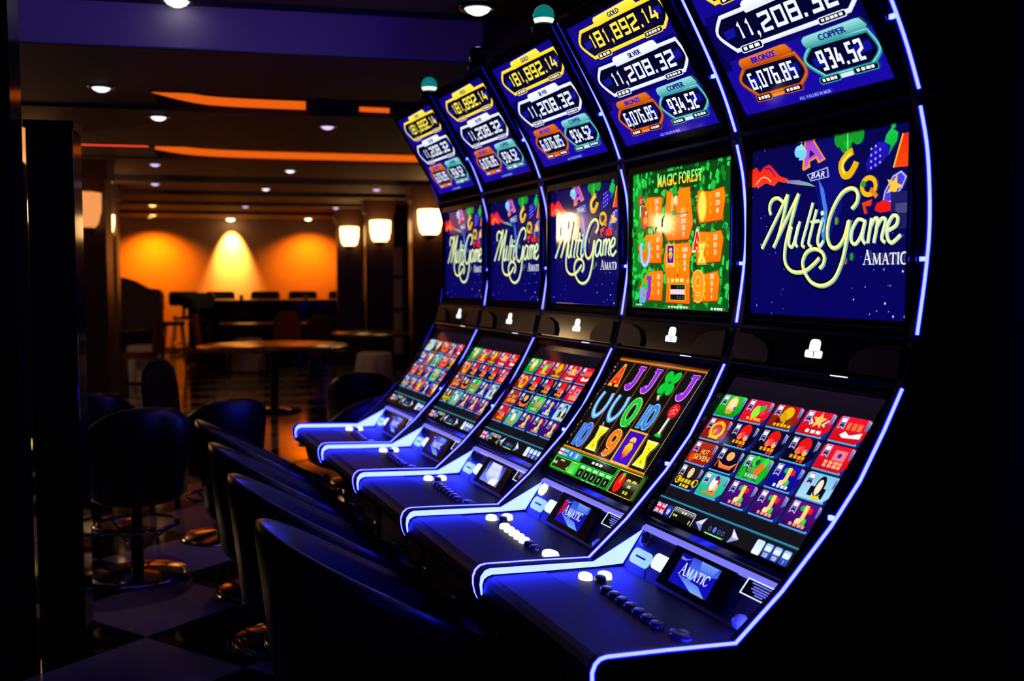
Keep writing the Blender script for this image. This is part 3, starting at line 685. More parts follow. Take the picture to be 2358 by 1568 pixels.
def pic_forest():
    c = Canvas(.626, .456); rnd = random.Random(11)
    c.rect(0, 1, 0, 1, (8, 70, 20), (12, 96, 26))
    c.rect(0, .10, 0, 1, (22, 150, 40), (14, 110, 34)); c.rect(.90, 1, 0, 1, (10, 80, 24))
    for k in range(420):
        u, v = rnd.random(), rnd.random(); h = rnd.uniform(.015, .06); w = rnd.uniform(.008, .026); g = rnd.choice(((30, 190, 60), (16, 130, 40), (6, 60, 18), (44, 222, 84), (36, 205, 70), (40, 215, 80)))
        c.poly([(u - w, v), (u + w * .5, v - h * .4), (u + w, v + h * .6), (u + w * .1, v + h), (u - w * .6, v + h * .7)], g)
    c.rect(.30, .66, .86, .985, (10, 60, 20))
    [c.text('MAGIC FOREST', .492 + d_, .883, .084, (120, 240, 120), fit=.43, col2=(255, 206, 30), gap=.10) for d_ in (-.002, .002)]
    O, O2, DK = (250, 136, 10), (255, 112, 4), (90, 34, 6)
    signs = [[(.165, .82), (.306, .812), (.33, .80), (.312, .60), (.13, .61), (.10, .68)], [(.16, .545), (.325, .545), (.335, .50), (.32, .33), (.10, .335), (.07, .46)], [(.17, .272), (.335, .275), (.345, .24), (.33, .055), (.12, .058), (.09, .15)],
             [(.368, .85), (.47, .82), (.50, .85), (.595, .852), (.61, .74), (.63, .60), (.59, .49), (.38, .488), (.343, .60), (.365, .74)], [(.365, .462), (.60, .468), (.622, .40), (.60, .33), (.605, .16), (.605, .04), (.37, .045), (.38, .2), (.345, .35)],
             [(.668, .815), (.78, .80), (.897, .818), (.912, .76), (.888, .603), (.685, .594), (.66, .70)], [(.655, .54), (.78, .528), (.878, .535), (.90, .485), (.875, .33), (.665, .32)], [(.632, .268), (.75, .25), (.852, .268), (.872, .21), (.855, .068), (.64, .055), (.63, .15)]]
    for p in signs:
        c.poly([(a + .004, b - .008) for a, b in p], DK); c.poly(p, O, O2); c.frame(p, .006, (190, 70, 6))
    def rows(u, u2, v, dv, vals, k0=5):
        for i, t in enumerate(vals):
            c.text('%d-' % (k0 - i), u, v - i * dv, .028, (190, 240, 30), sx=.62); c.text(t, u2, v - i * dv, .034, (250, 244, 225), sx=.62)
    rows(.205, .27, .765, .048, ('1,500', '250', '50', '4')); rows(.22, .285, .485, .058, ('500', '150', '50')); rows(.232, .295, .215, .056, ('200', '50', '10'))
    rows(.445, .54, .65, .046, ('15,000', '1,000', '500', '20')); rows(.485, .555, .405, .047, ('4,000', '400', '80'))
    c.rect(.42, .60, .305, .311, (150, 190, 20)); c.text('2-', .485, .27, .026, (190, 240, 30), sx=.62); c.text('40', .555, .27, .032, (250, 244, 225), sx=.62)
    rows(.785, .845, .755, .052, ('800', '200', '40')); rows(.765, .83, .475, .05, ('250', '100', '20')); rows(.745, .805, .215, .046, ('200', '50', '10', '4'))
    mushroom(c, .098, .80, .038, .12); c.ell(.14, .67, .05, (200, 60, 16), .085); c.ell(.16, .705, .016, (240, 240, 240)); c.ell(.168, .70, .008, (30, 40, 90)); c.ell(.15, .65, .03, (240, 150, 20), .03)
    for k in range(2): clover(c, .10 + .03 * k, .52 - .05 * k, .05, (40, 200, 60))
    horseshoe(c, .15, .40, .085, (120, 190, 245), (190, 225, 250))
    serif_letter(c, 'Q', .15, .215, .15, (40, 210, 50), (20, 120, 30)); serif_letter(c, 'J', .185, .15, .16, (150, 40, 220), (90, 20, 150)); serif_letter(c, '0', .125, .095, .12, (110, 180, 240), (60, 110, 190))
    # green-capped helper figure kept as plain colour shapes
    c.ell(.452, .835, .034, (24, 170, 50), .045); c.stroke([(.425, .80), (.49, .812)], .016, (20, 130, 40)); c.ell(.462, .765, .026, (250, 214, 190), .04); c.ell(.43, .75, .02, (250, 190, 60), .06); c.ell(.455, .715, .022, (230, 90, 30), .03); c.rect(.425, .475, .665, .70, (24, 150, 50)); c.text('WILD', .535, .685, .03, (250, 214, 80), sx=.55); c.rect(.43, .585, .672, .678, (110, 50, 8))
    pot(c, .375, .46, .315, .465); c.text('SCATTER', .417, .298, .022, (250, 230, 110), fit=.085)
    c.poly([(.48, .245), (.505, .245), (.493, .228)], (110, 50, 8)); c.text('10', .40, .185, .034, (250, 240, 150), sx=.6); c.bars(.425, .555, .188, .218, (250, 236, 120), 3); c.text('x3', .585, .185, .034, (250, 240, 150), sx=.6)
    c.rect(.415, .565, .062, .178, (240, 190, 50)); c.rect(.42, .56, .066, .174, (16, 14, 12)); c.rect(.42, .56, .104, .14, (236, 200, 236))
    for k in range(5): c.ell(.434 + .028 * k, .122, .009, (250, 225, 170), .013)
    for k in range(3): c.ell(.49 + .026 * k, .157, .007, (30, 120, 70), .012); c.ell(.49 + .026 * k, .084, .007, (30, 120, 70), .012)
    c.ell(.715, .705, .052, (250, 214, 40), .105); c.ell(.712, .71, .042, (255, 232, 90), .09)
    serif_letter(c, 'A', .67, .475, .16, (236, 30, 20), (250, 220, 180)); serif_letter(c, 'K', .715, .39, .16, (252, 230, 90), (220, 170, 40)); serif_letter(c, '9', .683, .16, .20, (250, 150, 20), (255, 220, 110))
    c.bars(.055, .13, .012, .026, (200, 230, 210), 4); c.bars(.40, .60, .006, .022, (210, 235, 220), 7); c.bars(.80, .91, .004, .022, (230, 240, 230), 4)
    return c
def tile(c, u, v, kind):
    w, h = .176, .150; u1, v1 = u + w, v + h
    bgs = {'g': ((30, 200, 40), (14, 140, 26)), 'r': ((232, 20, 48), (200, 12, 24)), 'd': ((190, 14, 16), (120, 30, 8)), 'm': ((222, 22, 70), (226, 14, 24)), 'k': ((16, 8, 50), (4, 3, 22)), 'o': ((170, 40, 8), (150, 20, 4)), 'b': ((20, 16, 170), (10, 8, 120)),
           'l': ((120, 190, 225), (170, 215, 240)), 'p': ((90, 14, 130), (40, 6, 84)), 't': ((60, 200, 190), (20, 180, 110)), 'y': ((50, 26, 10), (16, 8, 6))}
    bg, emb, txt = kind
    c.rrect(u - .004, u1 + .004, v - .010, v1 + .003, .016, (10, 12, 60), (20, 40, 150)); c.rrect(u, u1 - .02, v - .010, v + .004, .005, (110, 205, 240), (40, 110, 210)); c.poly([(u, v), (u1 - .03, v), (u1, v + .045), (u1, v1 - .01), (u1 - .012, v1), (u + .012, v1), (u, v1 - .012)], *bgs[bg])
    m, q = (u + u1) / 2 + .006, v + h / 2
    if emb == 'face': c.ell(m, q + .01, .048, (240, 190, 90), .06); c.ell(m, q + .02, .034, (250, 225, 160), .04); c.ell(m + .03, q - .01, .012, (60, 90, 220)); c.ell(m, q - .04, .035, (230, 150, 50), .015)
    if emb == 'cherry': c.ell(m - .01, q - .005, .036, (150, 230, 60), .045); c.poly([(m, q + .03), (m + .035, q + .055), (m + .045, q + .025), (m + .015, q)], (40, 190, 60)); c.rect(m + .02, m + .05, q - .02, q + .012, (230, 60, 60)); c.bars(m - .05, m + .055, v + .012, v + .034, (250, 190, 50), 4)
    if emb == 'tree': c.ell(m, q + .025, .045, (226, 186, 10), .042); c.ell(m - .02, q, .03, (210, 160, 8), .03); c.rect(m - .008, m + .008, v + .03, q, (210, 160, 10)); c.ell(m - .04, v + .045, .02, (90, 10, 10)); c.ell(m + .04, v + .045, .02, (110, 60, 20)); c.bars(m - .055, m + .06, v + .01, v + .032, (226, 190, 30), 5)
    if emb == 'star':
        c.poly([(m + .055 * (1 if k % 2 == 0 else .45) * cos(pi / 2 + k * pi / 5) / c.a, q + .02 + .055 * (1 if k % 2 == 0 else .45) * sin(pi / 2 + k * pi / 5)) for k in range(10)], (250, 196, 90)); c.stroke([(m - .055, q + .03), (m - .03, q), (m - .045, q - .01)], .012, (190, 225, 200)); c.stroke([(m + .055, q + .03), (m + .03, q), (m + .045, q - .01)], .012, (190, 225, 200)); c.bars(m - .045, m + .05, v + .012, v + .036, (250, 240, 235), 3)
    if emb == 'hot': c.bars(m - .035, m + .05, q - .005, q + .045, (250, 110, 60), 3); c.poly([(m - .05, q - .035), (m - .03, q - .01), (m, q - .03), (m + .06, q - .005), (m + .06, q - .04), (m - .03, q - .05)], (244, 236, 236))
    if emb == 'ring': c.frame([(m + .048 * cos(t * pi / 8) / 1.1, q + .05 * sin(t * pi / 8)) for t in range(16)], .024, (250, 180, 20)); c.ell(m, q, .034, (214, 40, 20), .036); c.ell(m - .012, q - .012, .02, (250, 140, 30)); c.ell(m + .02, q - .005, .009, (70, 60, 210)); c.bars(m - .035, m + .04, v + .012, v + .03, (250, 200, 40), 3)
    if emb == 'fruit': c.ell(m, q + .03, .05, (226, 20, 16), .05); c.ell(m - .02, q - .005, .024, (250, 110, 60)); c.ell(m + .022, q - .01, .02, (250, 180, 90)); c.ell(m + .03, q + .005, .01, (90, 90, 240)); c.ell(m - .005, q + .01, .018, (250, 60, 90)); c.bars(m - .05, m + .045, v + .018, v + .044, (252, 160, 14), 4); c.bars(m + .0, m + .04, v + .004, v + .018, (250, 60, 20), 2)
    if emb == 'bank': c.rect(m - .02, m + .045, q - .01, q + .05, (240, 120, 130)); c.ell(m + .012, q + .02, .014, (50, 30, 190)); c.bars(m - .05, m + .055, v + .018, v + .06, (250, 170, 130), 4, 2)
    if emb == 'seven': c.ell(m - .06, q - .04, .03, (220, 70, 10)); c.text('HOT', m + .012, q - .005, .034, (255, 214, 90), sx=.78); c.text('SEVEN', m + .008, q - .046, .034, (255, 214, 90), fit=.115)
    if emb == 'bull': c.ell(m, q + .03, .035, (244, 176, 90), .03); c.poly([(m - .06, q - .01), (m - .02, q - .03), (m + .03, q - .03), (m + .065, q - .0), (m + .04, q - .055), (m - .04, q - .055)], (250, 170, 90), (250, 90, 20)); c.stroke([(m - .07, v + .02), (m - .06, q + .03)], .008, (250, 90, 20)); c.stroke([(m + .075, v + .02), (m + .065, q + .04)], .008, (250, 150, 30))
    if emb == 'jungle':
        for k in range(7): c.ell(u + .03 + .02 * k, v + .03 + .045 * (k % 3), .022, ((30, 180, 40), (14, 120, 30), (60, 220, 70))[k % 3], .035)
        c.ell(m + .02, q, .026, (244, 110, 20), .045, rot=-.4); c.ell(m - .01, q + .04, .02, (16, 90, 70)); c.bars(m - .045, m + .0, q - .025, q + .005, (130, 140, 130), 2); c.bars(m - .045, m + .04, v + .014, v + .04, (190, 190, 190), 5)
    if emb == 'jester':
        c.ell(m - .02, q + .04, .016, (30, 170, 90)); c.ell(m + .022, q + .035, .018, (232, 30, 24)); c.poly([(m - .012, q + .06), (m + .01, q + .06), (m + .014, q - .01), (m + .005, q - .045), (m - .014, q - .04), (m - .008, q)], (250, 220, 90), (250, 190, 120)); c.ell(m - .014, q - .035, .018, (250, 225, 150)); c.ell(m + .02, q - .03, .014, (60, 200, 80), .02)
        if txt: c.bars(m - .05, m + .045, v + .008, v + .03, txt, 4)
    if emb == 'lady': c.ell(m, q + .005, .034, (8, 10, 24), .062); c.rect(m - .045, m - .02, v + .02, q, (8, 10, 24)); c.rect(m + .02, m + .04, v + .015, q, (8, 10, 24)); c.ell(m - .002, q + .0, .021, (250, 224, 200), .045); c.ell(m + .005, v + .016, .034, (236, 204, 20), .012)
    if emb == 'gold': c.ell(m, q + .03, .026, (226, 206, 150), .036); c.bars(m - .065, m + .07, v + .03, v + .062, (224, 196, 20), 5); c.bars(m - .03, m + .04, v + .004, v + .026, (236, 210, 30), 3); c.frame([(m - .062 + .018 * cos(t * pi / 5), q - .03 + .024 * sin(t * pi / 5)) for t in range(10)], .008, (224, 196, 20)); c.frame([(m + .068 + .018 * cos(t * pi / 5), q - .025 + .024 * sin(t * pi / 5)) for t in range(10)], .008, (224, 196, 20))
    if emb == 'arch': c.ell(m, q + .01, .044, (210, 30, 30), .056); c.ell(m - .005, q + .012, .03, (240, 236, 240), .05); c.ell(m, q + .05, .02, (60, 30, 140), .016); c.ell(m + .022, q - .01, .014, (250, 190, 60), .026); c.bars(m - .05, m + .055, v + .012, v + .034, (250, 110, 30), 4)
    # ribbon with the line count, folded corner
    c.poly([(u + .012, v1 - .004), (u + .046, v1 - .004), (u + .046, v1 - .078), (u + .029, v1 - .066), (u + .012, v1 - .078)], (200, 190, 235)); c.poly([(u + .016, v1 - .008), (u + .042, v1 - .008), (u + .042, v1 - .07), (u + .029, v1 - .06), (u + .016, v1 - .07)], (30, 20, 90))
    c.rect(u + .017, u + .041, v1 - .036, v1 - .012, (244, 240, 250)); c.rect(u + .017, u + .041, v1 - .05, v1 - .037, (90, 110, 140))
    c.poly([(u1 - .024, v1 - .002), (u1 - .003, v1 - .012), (u1 - .003, v1 - .055), (u1 - .020, v1 - .07)], (170, 180, 225), (80, 90, 170)); c.stroke([(u1 - .016, v1 - .012), (u1 - .014, v1 - .055)], .005, (40, 40, 130))
def bottom_bar(c, dim=False):
    c.rect(0, 1, .108, .120, (60, 160, 190), (10, 60, 90)); c.rect(0, 1, .120, .126, (10, 30, 50)); c.rect(0, .5, 0, .108, (18, 17, 22)); c.rect(.5, 1, 0, .108, (20, 19, 25))
    c.rrect(.012, .092, .006, .080, .012, (40, 40, 150)); b = c.box; u0, u1, v0, v1 = .016, .088, .012, .076
    c.rect(u0, u1, v0, v1, (30, 30, 130))
    for p, q in (((u0, v0), (u1, v1)), ((u0, v1), (u1, v0))): c.stroke([p, q], .016, (240, 240, 250)); c.stroke([p, q], .005, (214, 30, 60))
    m, n = (u0 + u1) / 2, (v0 + v1) / 2
    c.rect(u0, u1, n - .014, n + .014, (240, 240, 250)); c.rect(m - .012, m + .012, v0, v1, (240, 240, 250)); c.rect(u0, u1, n - .009, n + .009, (226, 30, 56)); c.rect(m - .007, m + .007, v0, v1, (226, 30, 56))
    c.rrect(.098, .142, .006, .080, .012, (40, 60, 190), (20, 24, 130)); c.poly([(.108, .05), (.122, .062), (.132, .045), (.124, .02), (.112, .025)], (190, 215, 245))
    c.rrect(.150, .316, .002, .088, .012, (220, 222, 228)); c.rrect(.154, .312, .006, .084, .010, (12, 11, 10)); c.rect(.158, .308, .054, .080, (150, 155, 170), (24, 24, 26)); c.bars(.215, .255, .058, .074, (226, 222, 140), 2); c.bars(.165, .20, .028, .044, (226, 222, 120), 2); c.text('0', .295, .012, .026, (240, 236, 120), sx=.8)
    c.poly([(.335, .046), (.396, .094), (.385, .046), (.396, .002)], (170, 178, 225), (120, 120, 210)); c.poly([(.342, .046), (.388, .082), (.379, .046)], (226, 232, 245))
    c.poly([(.640, .046), (.580, .092), (.592, .046), (.580, .002)], (200, 208, 240), (120, 120, 210)); c.poly([(.634, .046), (.587, .082), (.597, .046)], (232, 236, 246))
    for u in (.444, .508, .535): c.frame([(u + .008 * cos(t * pi / 5), .042 + .012 * sin(t * pi / 5)) for t in range(10)], .004, (90, 100, 190))
    c.ell(.476, .045, .014, (80, 120, 230), .018); c.rect(.422, .552, .002, .016, (60, 200, 80)); c.bars(.43, .545, .005, .014, (180, 240, 190), 7)
    c.rrect(.74, .788, .006, .090, .012, (190, 226, 246), (236, 246, 252))
    for k, t in enumerate(('0.20', '0.50', '1')):
        u = .796 + .053 * k; c.rrect(u, u + .046, .004, .090, .012, (70, 130, 220), (30, 40, 160)); c.rrect(u + .004, u + .042, .046, .084, .008, (226, 238, 246)); c.rect(u + .004, u + .042, .074, .080, (130, 180, 220)); c.text(t, u + .023, .014, .022, (244, 246, 255), sx=.7, gap=.02)
def pic_menu(alt=0):
    c = Canvas(.626, .4592)
    c.rect(0, 1, 0, 1, (17, 14, 22), (20, 19, 25)); c.rect(0, 1, .885, 1, (24, 15, 30), (17, 13, 22))
    O, Pk = (250, 150, 110), (250, 150, 120)
    rows = [[('g', 'face', 0), ('m', 'cherry', 0), ('d', 'tree', 0), ('r', 'star', 0), ('r', 'hot', 0)],
            [('d', 'ring', 0), ('k', 'fruit', 0), ('k', 'fruit', 0), ('k', 'fruit', 0), ('r', 'bank', 0)],
            [('o', 'seven', 0), ('k', 'bull', 0), ('g', 'jungle', 0), ('b', 'jester', (226, 220, 240)), ('l', 'lady', 0)],
            [('y', 'gold', 0), ('t', 'arch', 0), ('p', 'jester', O), ('p', 'jester', O), ('p', 'jester', Pk)]]
    if alt == 1: rows[3][0] = ('o', 'fruit', 0)
    if alt == 2:
        rows = [[('l', 'gold', 0), ('y', 'face', 0), ('o', 'bull', 0), ('p', 'jester', O), ('r', 'hot', 0)], [('b', 'star', 0), ('d', 'face', 0), ('t', 'lady', 0), ('r', 'bull', 0), ('y', 'tree', 0)],
                [('o', 'bank', 0), ('y', 'fruit', 0), ('b', 'jester', Pk), ('t', 'tree', 0), ('p', 'bank', 0)], [('b', 'gold', 0), ('b', 'tree', 0), ('r', 'cherry', 0), ('b', 'lady', 0), ('o', 'face', 0)]]
    for r, v in enumerate((.720, .548, .376, .206)):
        for k in range(5): tile(c, .004 + .195 * k + .004 * r, v, rows[r][k])
    bottom_bar(c)
    return c
def pic_reels():
    c = Canvas(.626, .4592); rnd = random.Random(5)
    c.rect(0, 1, 0, 1, (14, 12, 9)); c.rect(0, 1, 0, .2, (16, 70, 20), (14, 60, 18))
    c.rect(0, 1, .20, .99, (17, 16, 12))
    for k in range(24): c.ell(.004 + .016 * rnd.random(), .24 + .031 * k, .006, rnd.choice(((190, 170, 60), (120, 40, 170), (200, 210, 160), (220, 150, 20), (60, 30, 20))), .010, n=8)
    for u in (.192, .366, .541, .714): c.rect(u - .0025, u + .0025, .21, .985, (170, 84, 20))
    c.rect(.01, .895, .985, 1, (240, 136, 30), (150, 70, 14)); c.rect(0, .90, .196, .214, (244, 150, 40), (190, 90, 14)); c.stroke([(.889, .2), (.889, .99)], .004, (236, 200, 170)); c.rect(.892, 1, .2, 1, (8, 8, 8))
    cols = (.108, .286, .457, .632, .806)
    P, PE = (150, 40, 214), (214, 160, 236)
    serif_letter(c, 'A', cols[0], .86, .20, (238, 50, 20), (255, 170, 60))
    for k in (1, 2, 4): serif_letter(c, 'J', cols[k], .86, .20, P, PE)
    clover(c, cols[3], .87, .105, (14, 196, 54)); c.stroke([(.60, .765), (.625, .73)], .022, (226, 200, 170))
    for k in (0, 1): horseshoe(c, cols[k] + .015, .60, .105, (96, 170, 232), (190, 226, 250))
    c.stroke([(.255, .47), (.275, .43)], .018, (170, 140, 130))
    serif_letter(c, 'Q', cols[2], .595, .22, (36, 196, 56), (150, 240, 130)); serif_letter(c, '0', cols[3], .595, .20, (60, 130, 220), (150, 200, 245)); mushroom(c, cols[4] + .01, .675, .060, .19)
    serif_letter(c, '0', cols[0] + .015, .335, .20, (60, 110, 220), (130, 180, 240)); serif_letter(c, 'K', cols[1] + .01, .335, .20, (250, 232, 30), (240, 236, 120)); serif_letter(c, '9', cols[2], .335, .20, (244, 120, 20), (255, 200, 100)); pot(c, .545, .728, .205, .475); serif_letter(c, 'K', cols[4] + .002, .335, .20, (250, 236, 30), (240, 240, 120))
    # credit bar
    G = (20, 150, 36)
    c.rect(0, .70, 0, .19, (16, 120, 30), (24, 140, 36)); c.rect(0, .26, .125, .185, (60, 150, 170)); c.rect(.0, .05, .13, .18, (226, 226, 230)); c.rect(.0, .05, .148, .160, (220, 40, 60)); c.rect(.058, .105, .13, .18, (150, 180, 225)); c.rect(.058, .105, .148, .158, (40, 60, 160)); c.rect(.115, .175, .128, .182, (40, 110, 220)); c.ell(.145, .158, .014, (226, 240, 250), .02); c.rect(.185, .25, .128, .182, (60, 150, 220)); c.ell(.215, .155, .012, (226, 240, 250), .022)
    c.rect(.27, .665, .118, .186, (40, 220, 70)); c.rect(.274, .661, .123, .181, (12, 18, 10)); c.bars(.40, .52, .142, .165, (226, 226, 220), 3)
    c.rect(0, .30, .02, .115, (30, 220, 40)); c.rect(.012, .20, .026, .108, (50, 30, 14)); c.bars(.08, .13, .084, .10, (226, 222, 214), 2); c.bars(.012, .06, .05, .075, (226, 216, 205), 2); c.text('4', .19, .03, .035, (240, 236, 226), sx=.8); c.rect(.215, .275, .028, .110, (60, 190, 70), (110, 230, 110)); c.rect(.215, .275, .104, .110, (244, 210, 30)); c.rect(.215, .275, .024, .030, (244, 210, 30))
    for k in range(5):
        u = .315 + .071 * k; c.rect(u, u + .058, .088, .112, (120, 240, 120)); c.bars(u + .012, u + .046, .092, .108, (226, 245, 220), 1); c.rrect(u, u + .056, .022, .082, .012, (14, 16, 8)); c.text('0', u + .028, .036, .032, (232, 228, 214), sx=.7)
    c.bars(.40, .56, .004, .016, (150, 220, 160), 3)
    c.rect(.685, .91, .005, .185, (236, 206, 70)); c.rect(.690, .91, .012, .178, (26, 22, 18)); c.rect(.79, .91, .07, .13, (120, 118, 122), (40, 38, 40)); c.ell(.745, .095, .050, (236, 22, 20), .075); c.poly([(.745, .09), (.735, .168), (.765, .172)], (40, 200, 40)); c.stroke([(.745, .09), (.752, .16)], .006, (250, 200, 30))
    c.bars(.80, .90, .118, .138, (214, 214, 20), 2); c.bars(.83, .875, .076, .10, (222, 220, 30), 1); c.bars(.82, .87, .028, .055, (214, 210, 30), 2)
    return c
def pic_amatic(kind):
    c = Canvas(.165, .080)
    if kind == 'pale':
        c.rect(0, 1, 0, 1, (40, 50, 200), (120, 140, 230)); c.poly([(.2, 1), (.75, 1), (.95, .3), (.6, 0), (.2, .3)], (214, 220, 244), (150, 165, 235)); c.poly([(.5, .0), (.9, .0), (.95, .35), (.6, .3)], (240, 236, 244)); serif_word(c, .5, .36, .36, (236, 240, 252), w=.72); return c
    c.rect(0, 1, 0, 1, (10, 10, 150), (16, 14, 180)); c.poly([(.28, 1), (1, 1), (1, .72), (.62, .55), (.40, .2), (.3, .55)], (44, 70, 214), (90, 130, 236)); c.poly([(.5, 1), (.95, .98), (.88, .75), (.6, .6)], (110, 150, 240), (60, 90, 220))
    c.poly([(.12, .34), (.6, .0), (.95, .0), (.7, .26)], (70, 110, 230), (120, 165, 240)); c.poly([(.02, .9), (.14, .86), (.30, .93), (.14, .80), (.02, .8)], (120, 130, 232))
    if kind == 'red': c.poly([(0, .15), (.16, .5), (.12, .95), (0, .8)], (190, 10, 60), (150, 10, 90)); c.rect(0, 1, 0, 1, (12, 8, 150)) if False else None
    serif_word(c, .5, .36, .40, (226, 234, 250), w=.74)
    return c

# ------------------------------------------------------------------ slot machines
X0 = 1.45                                        # the machine's own origin, on the floor under it
PITCH_M, YC0 = 0.70, 2.085
NOSE = [(.886, .655), (.878, .672), (.873, .695), (.873, .716), (.880, .733), (.892, .743), (.908, .746)]
DECKP = NOSE + [(1.05, .740), (1.214, .731)]
SLOPE = [(1.214, .731), (1.33, .828), (1.457, .957), (1.535, 1.053), (1.60, 1.162), (1.649, 1.254)]
MIDP = smooth2([(1.688, 1.374), (1.709, 1.521), (1.716, 1.640), (1.705, 1.784), (1.681, 1.884)], 5)
UPP = smooth2([(1.676, 1.921), (1.64, 2.01), (1.591, 2.108), (1.515, 2.24), (1.436, 2.369)], 4)
def L(p): return (p[0] - X0, p[1])
CACHE = {}
def cached(key, fn):
    if key not in CACHE: CACHE[key] = fn()
    return CACHE[key]
def sweep(mb, path, y0, y1, n0, n1, mi):
    """ribbon box along a profile path; n is measured from the path towards the player"""
    P = [Vector((p[0] - X0, p[1])) for p in path]; m = len(P); vs = []
    for i, p in enumerate(P):
        d0 = (P[i] - P[i - 1]).normalized() if i else (P[1] - P[0]).normalized()
        d1 = (P[i + 1] - P[i]).normalized() if i < m - 1 else d0
        a, b = Vector((-d0.y, d0.x)), Vector((-d1.y, d1.x)); n = (a + b); n *= 2.0 / max(n.length_squared, .5)
        for q, y in ((n0, y0), (n1, y0), (n1, y1), (n0, y1)): e = p + n * q; vs.append((e.x, y, e.y))
    fs = [(0, 1, 2, 3), tuple(4 * (m - 1) + k for k in (3, 2, 1, 0))]
    for i in range(m - 1):
        for k in range(4): fs.append((4 * i + k, 4 * i + (k + 1) % 4, 4 * i + 4 + (k + 1) % 4, 4 * i + 4 + k))
    mb.add(vs, fs, mi)
def led_mesh(path, sg):
    mb = MB()
    if sg > 0:                                       # the left strip only shines sideways
        sweep(mb, path, .343, .3475, -.010, -.003, 0); sweep(mb, path, .340, .3450, -.003, .0005, 1)
    else:
        sweep(mb, path, -.3475, -.3432, -.0050, .0005, 0)
        sweep(mb, path, -.3432, -.339, -.003, .0005, 1)
        sweep(mb, path, -.3470, -.343, -.0085, -.0050, 1)
    return mb.mesh('led_strip', ['led_core', 'led_edge'])
def plane_fn(p0, p1, w, off):
    """screen plane from its bottom point to its top point; u runs from the player's left to right"""
    a, b = Vector((p0[0] - X0, 0, p0[1])), Vector((p1[0] - X0, 0, p1[1])); e = b - a
    n = Vector((-e.z, 0, e.x)).normalized()
    def fn(u, v, lift=0.0): return a + e * v + n * (lift + off) + Vector((0, w - 2 * w * u, 0))
    return fn, n, e.length
def frame_mesh(name, p0, p1, w, ow, lo, hi, rec, back=.03, mats=('bezel_gloss',), chamfer=.012):
    fn, n, ln = plane_fn(p0, p1, w, 0); r = rec
    def pt(y, sv, d): q = fn(.5, sv / ln); return Vector((q.x, y, q.z)) + n * d
    mb = MB()
    inn = [(w, 0), (-w, 0), (-w, ln), (w, ln)]; out = [(ow, -lo), (-ow, -lo), (-ow, ln + hi), (ow, ln + hi)]
    sh = lambda q, k: (q[0] - math.copysign(k, q[0]), q[1] + (k if q[1] < ln / 2 else -k))
    rings = [[pt(*q, -.002) for q in inn], [pt(*q, r) for q in inn], [pt(*sh(q, chamfer), r) for q in out], [pt(*q, r - chamfer * .8) for q in out], [pt(*q, -back) for q in out]]
    vs = [v for rg in rings for v in rg]; fs = []
    for j in range(4):
        for i in range(4): fs.append((4 * j + i, 4 * j + (i + 1) % 4, 4 * j + 4 + (i + 1) % 4, 4 * j + 4 + i))
    fs.append((16, 17, 18, 19)); mb.add(vs, fs)
    return mb.mesh(name, mats)
SCREENS = {'upper': ((1.668, 1.957), (1.437, 2.331), .287), 'mid': ((1.710, 1.402), (1.710, 1.858), .313), 'lower': ((1.390, .850), (1.662, 1.220), .313)}
PANEL = ((1.304, .703), (1.372, .802))
def picture(key, screen, maker):
    def mk():
        p0, p1, w = SCREENS[screen]; fn, n, ln = plane_fn(p0, p1, w, 0.0)
        return maker().mesh(key, fn)
    return cached(key, mk)
def panel_pt(y, s, d=0.0):
    fn, n, ln = plane_fn(*PANEL, .32, 0); q = fn(.5, s / ln); return Vector((q.x, y, q.z)) + n * d
def panel_prism(mb, pts, d0, d1, mi=0):           # outline in (y, s) on the sloped panel
    return mb.prism(pts, lambda p, d: panel_pt(p[0], p[1], d), d0, d1, mi)
def rr(y0, y1, s0, s1, r, n=4):
    out = []
    for cy, cs, a in ((y1 - r, s1 - r, 0), (y0 + r, s1 - r, 90), (y0 + r, s0 + r, 180), (y1 - r, s0 + r, 270)):
        out += [(cy + r * cos(radians(a + 90 * k / n)), cs + r * sin(radians(a + 90 * k / n))) for k in range(n + 1)]
    return out
def side_mesh(sg):
    front = DECKP[:-1] + SLOPE + [(1.665, 1.29), (1.680, 1.345)] + MIDP + UPP
    back = [(1.46, 2.40), (1.58, 2.43), (1.74, 2.20), (1.83, 1.93), (1.86, 1.60), (1.84, 1.30), (1.80, 1.05), (1.80, .0), (1.14, .0), (1.14, .42), (1.06, .55), (.92, .635)]
    return MB().xz([L(p) for p in front + back], sg * .323, sg * .343).mesh('side_panel', ['side_black'])
def deck_light_mesh(sg):
    mb = MB(); y0, y1 = sg * .3215, sg * .3245
    top = [(.885, .672), (.881, .700), (.884, .722), (.896, .737), (.910, .741), (1.05, .735), (1.214, .727)]
    low = [(.889, .674), (.888, .698), (.893, .714), (.904, .721), (.916, .724), (1.05, .718), (1.222, .712)]
    for i in range(len(top) - 1): mb.xz([L(p) for p in (top[i], top[i + 1], low[i + 1], low[i])], y0, y1)
    mb.xz([L(p) for p in ((1.214, .727), (1.368, .852 - .05), (1.304, .712), (1.222, .712))], y0, y1)
    return mb.mesh('deck_light', ['acrylic_light'])
def housing_mesh():
    pts = [(1.405, .83), (1.69, 1.215), (1.705, 1.262), (1.728, 1.37), (1.735, 1.885), (1.70, 1.945), (1.465, 2.345), (1.47, 2.385), (1.58, 2.415), (1.73, 2.19), (1.82, 1.92), (1.85, 1.6), (1.83, 1.3), (1.79, 1.05), (1.79, 0), (1.15, 0), (1.15, .42), (1.06, .56), (.93, .64), (.93, .69), (1.31, .69), (1.385, .80)]
    return MB().xz([L(p) for p in pts], -.3225, .3225).mesh('housing', ['cabinet_black'])
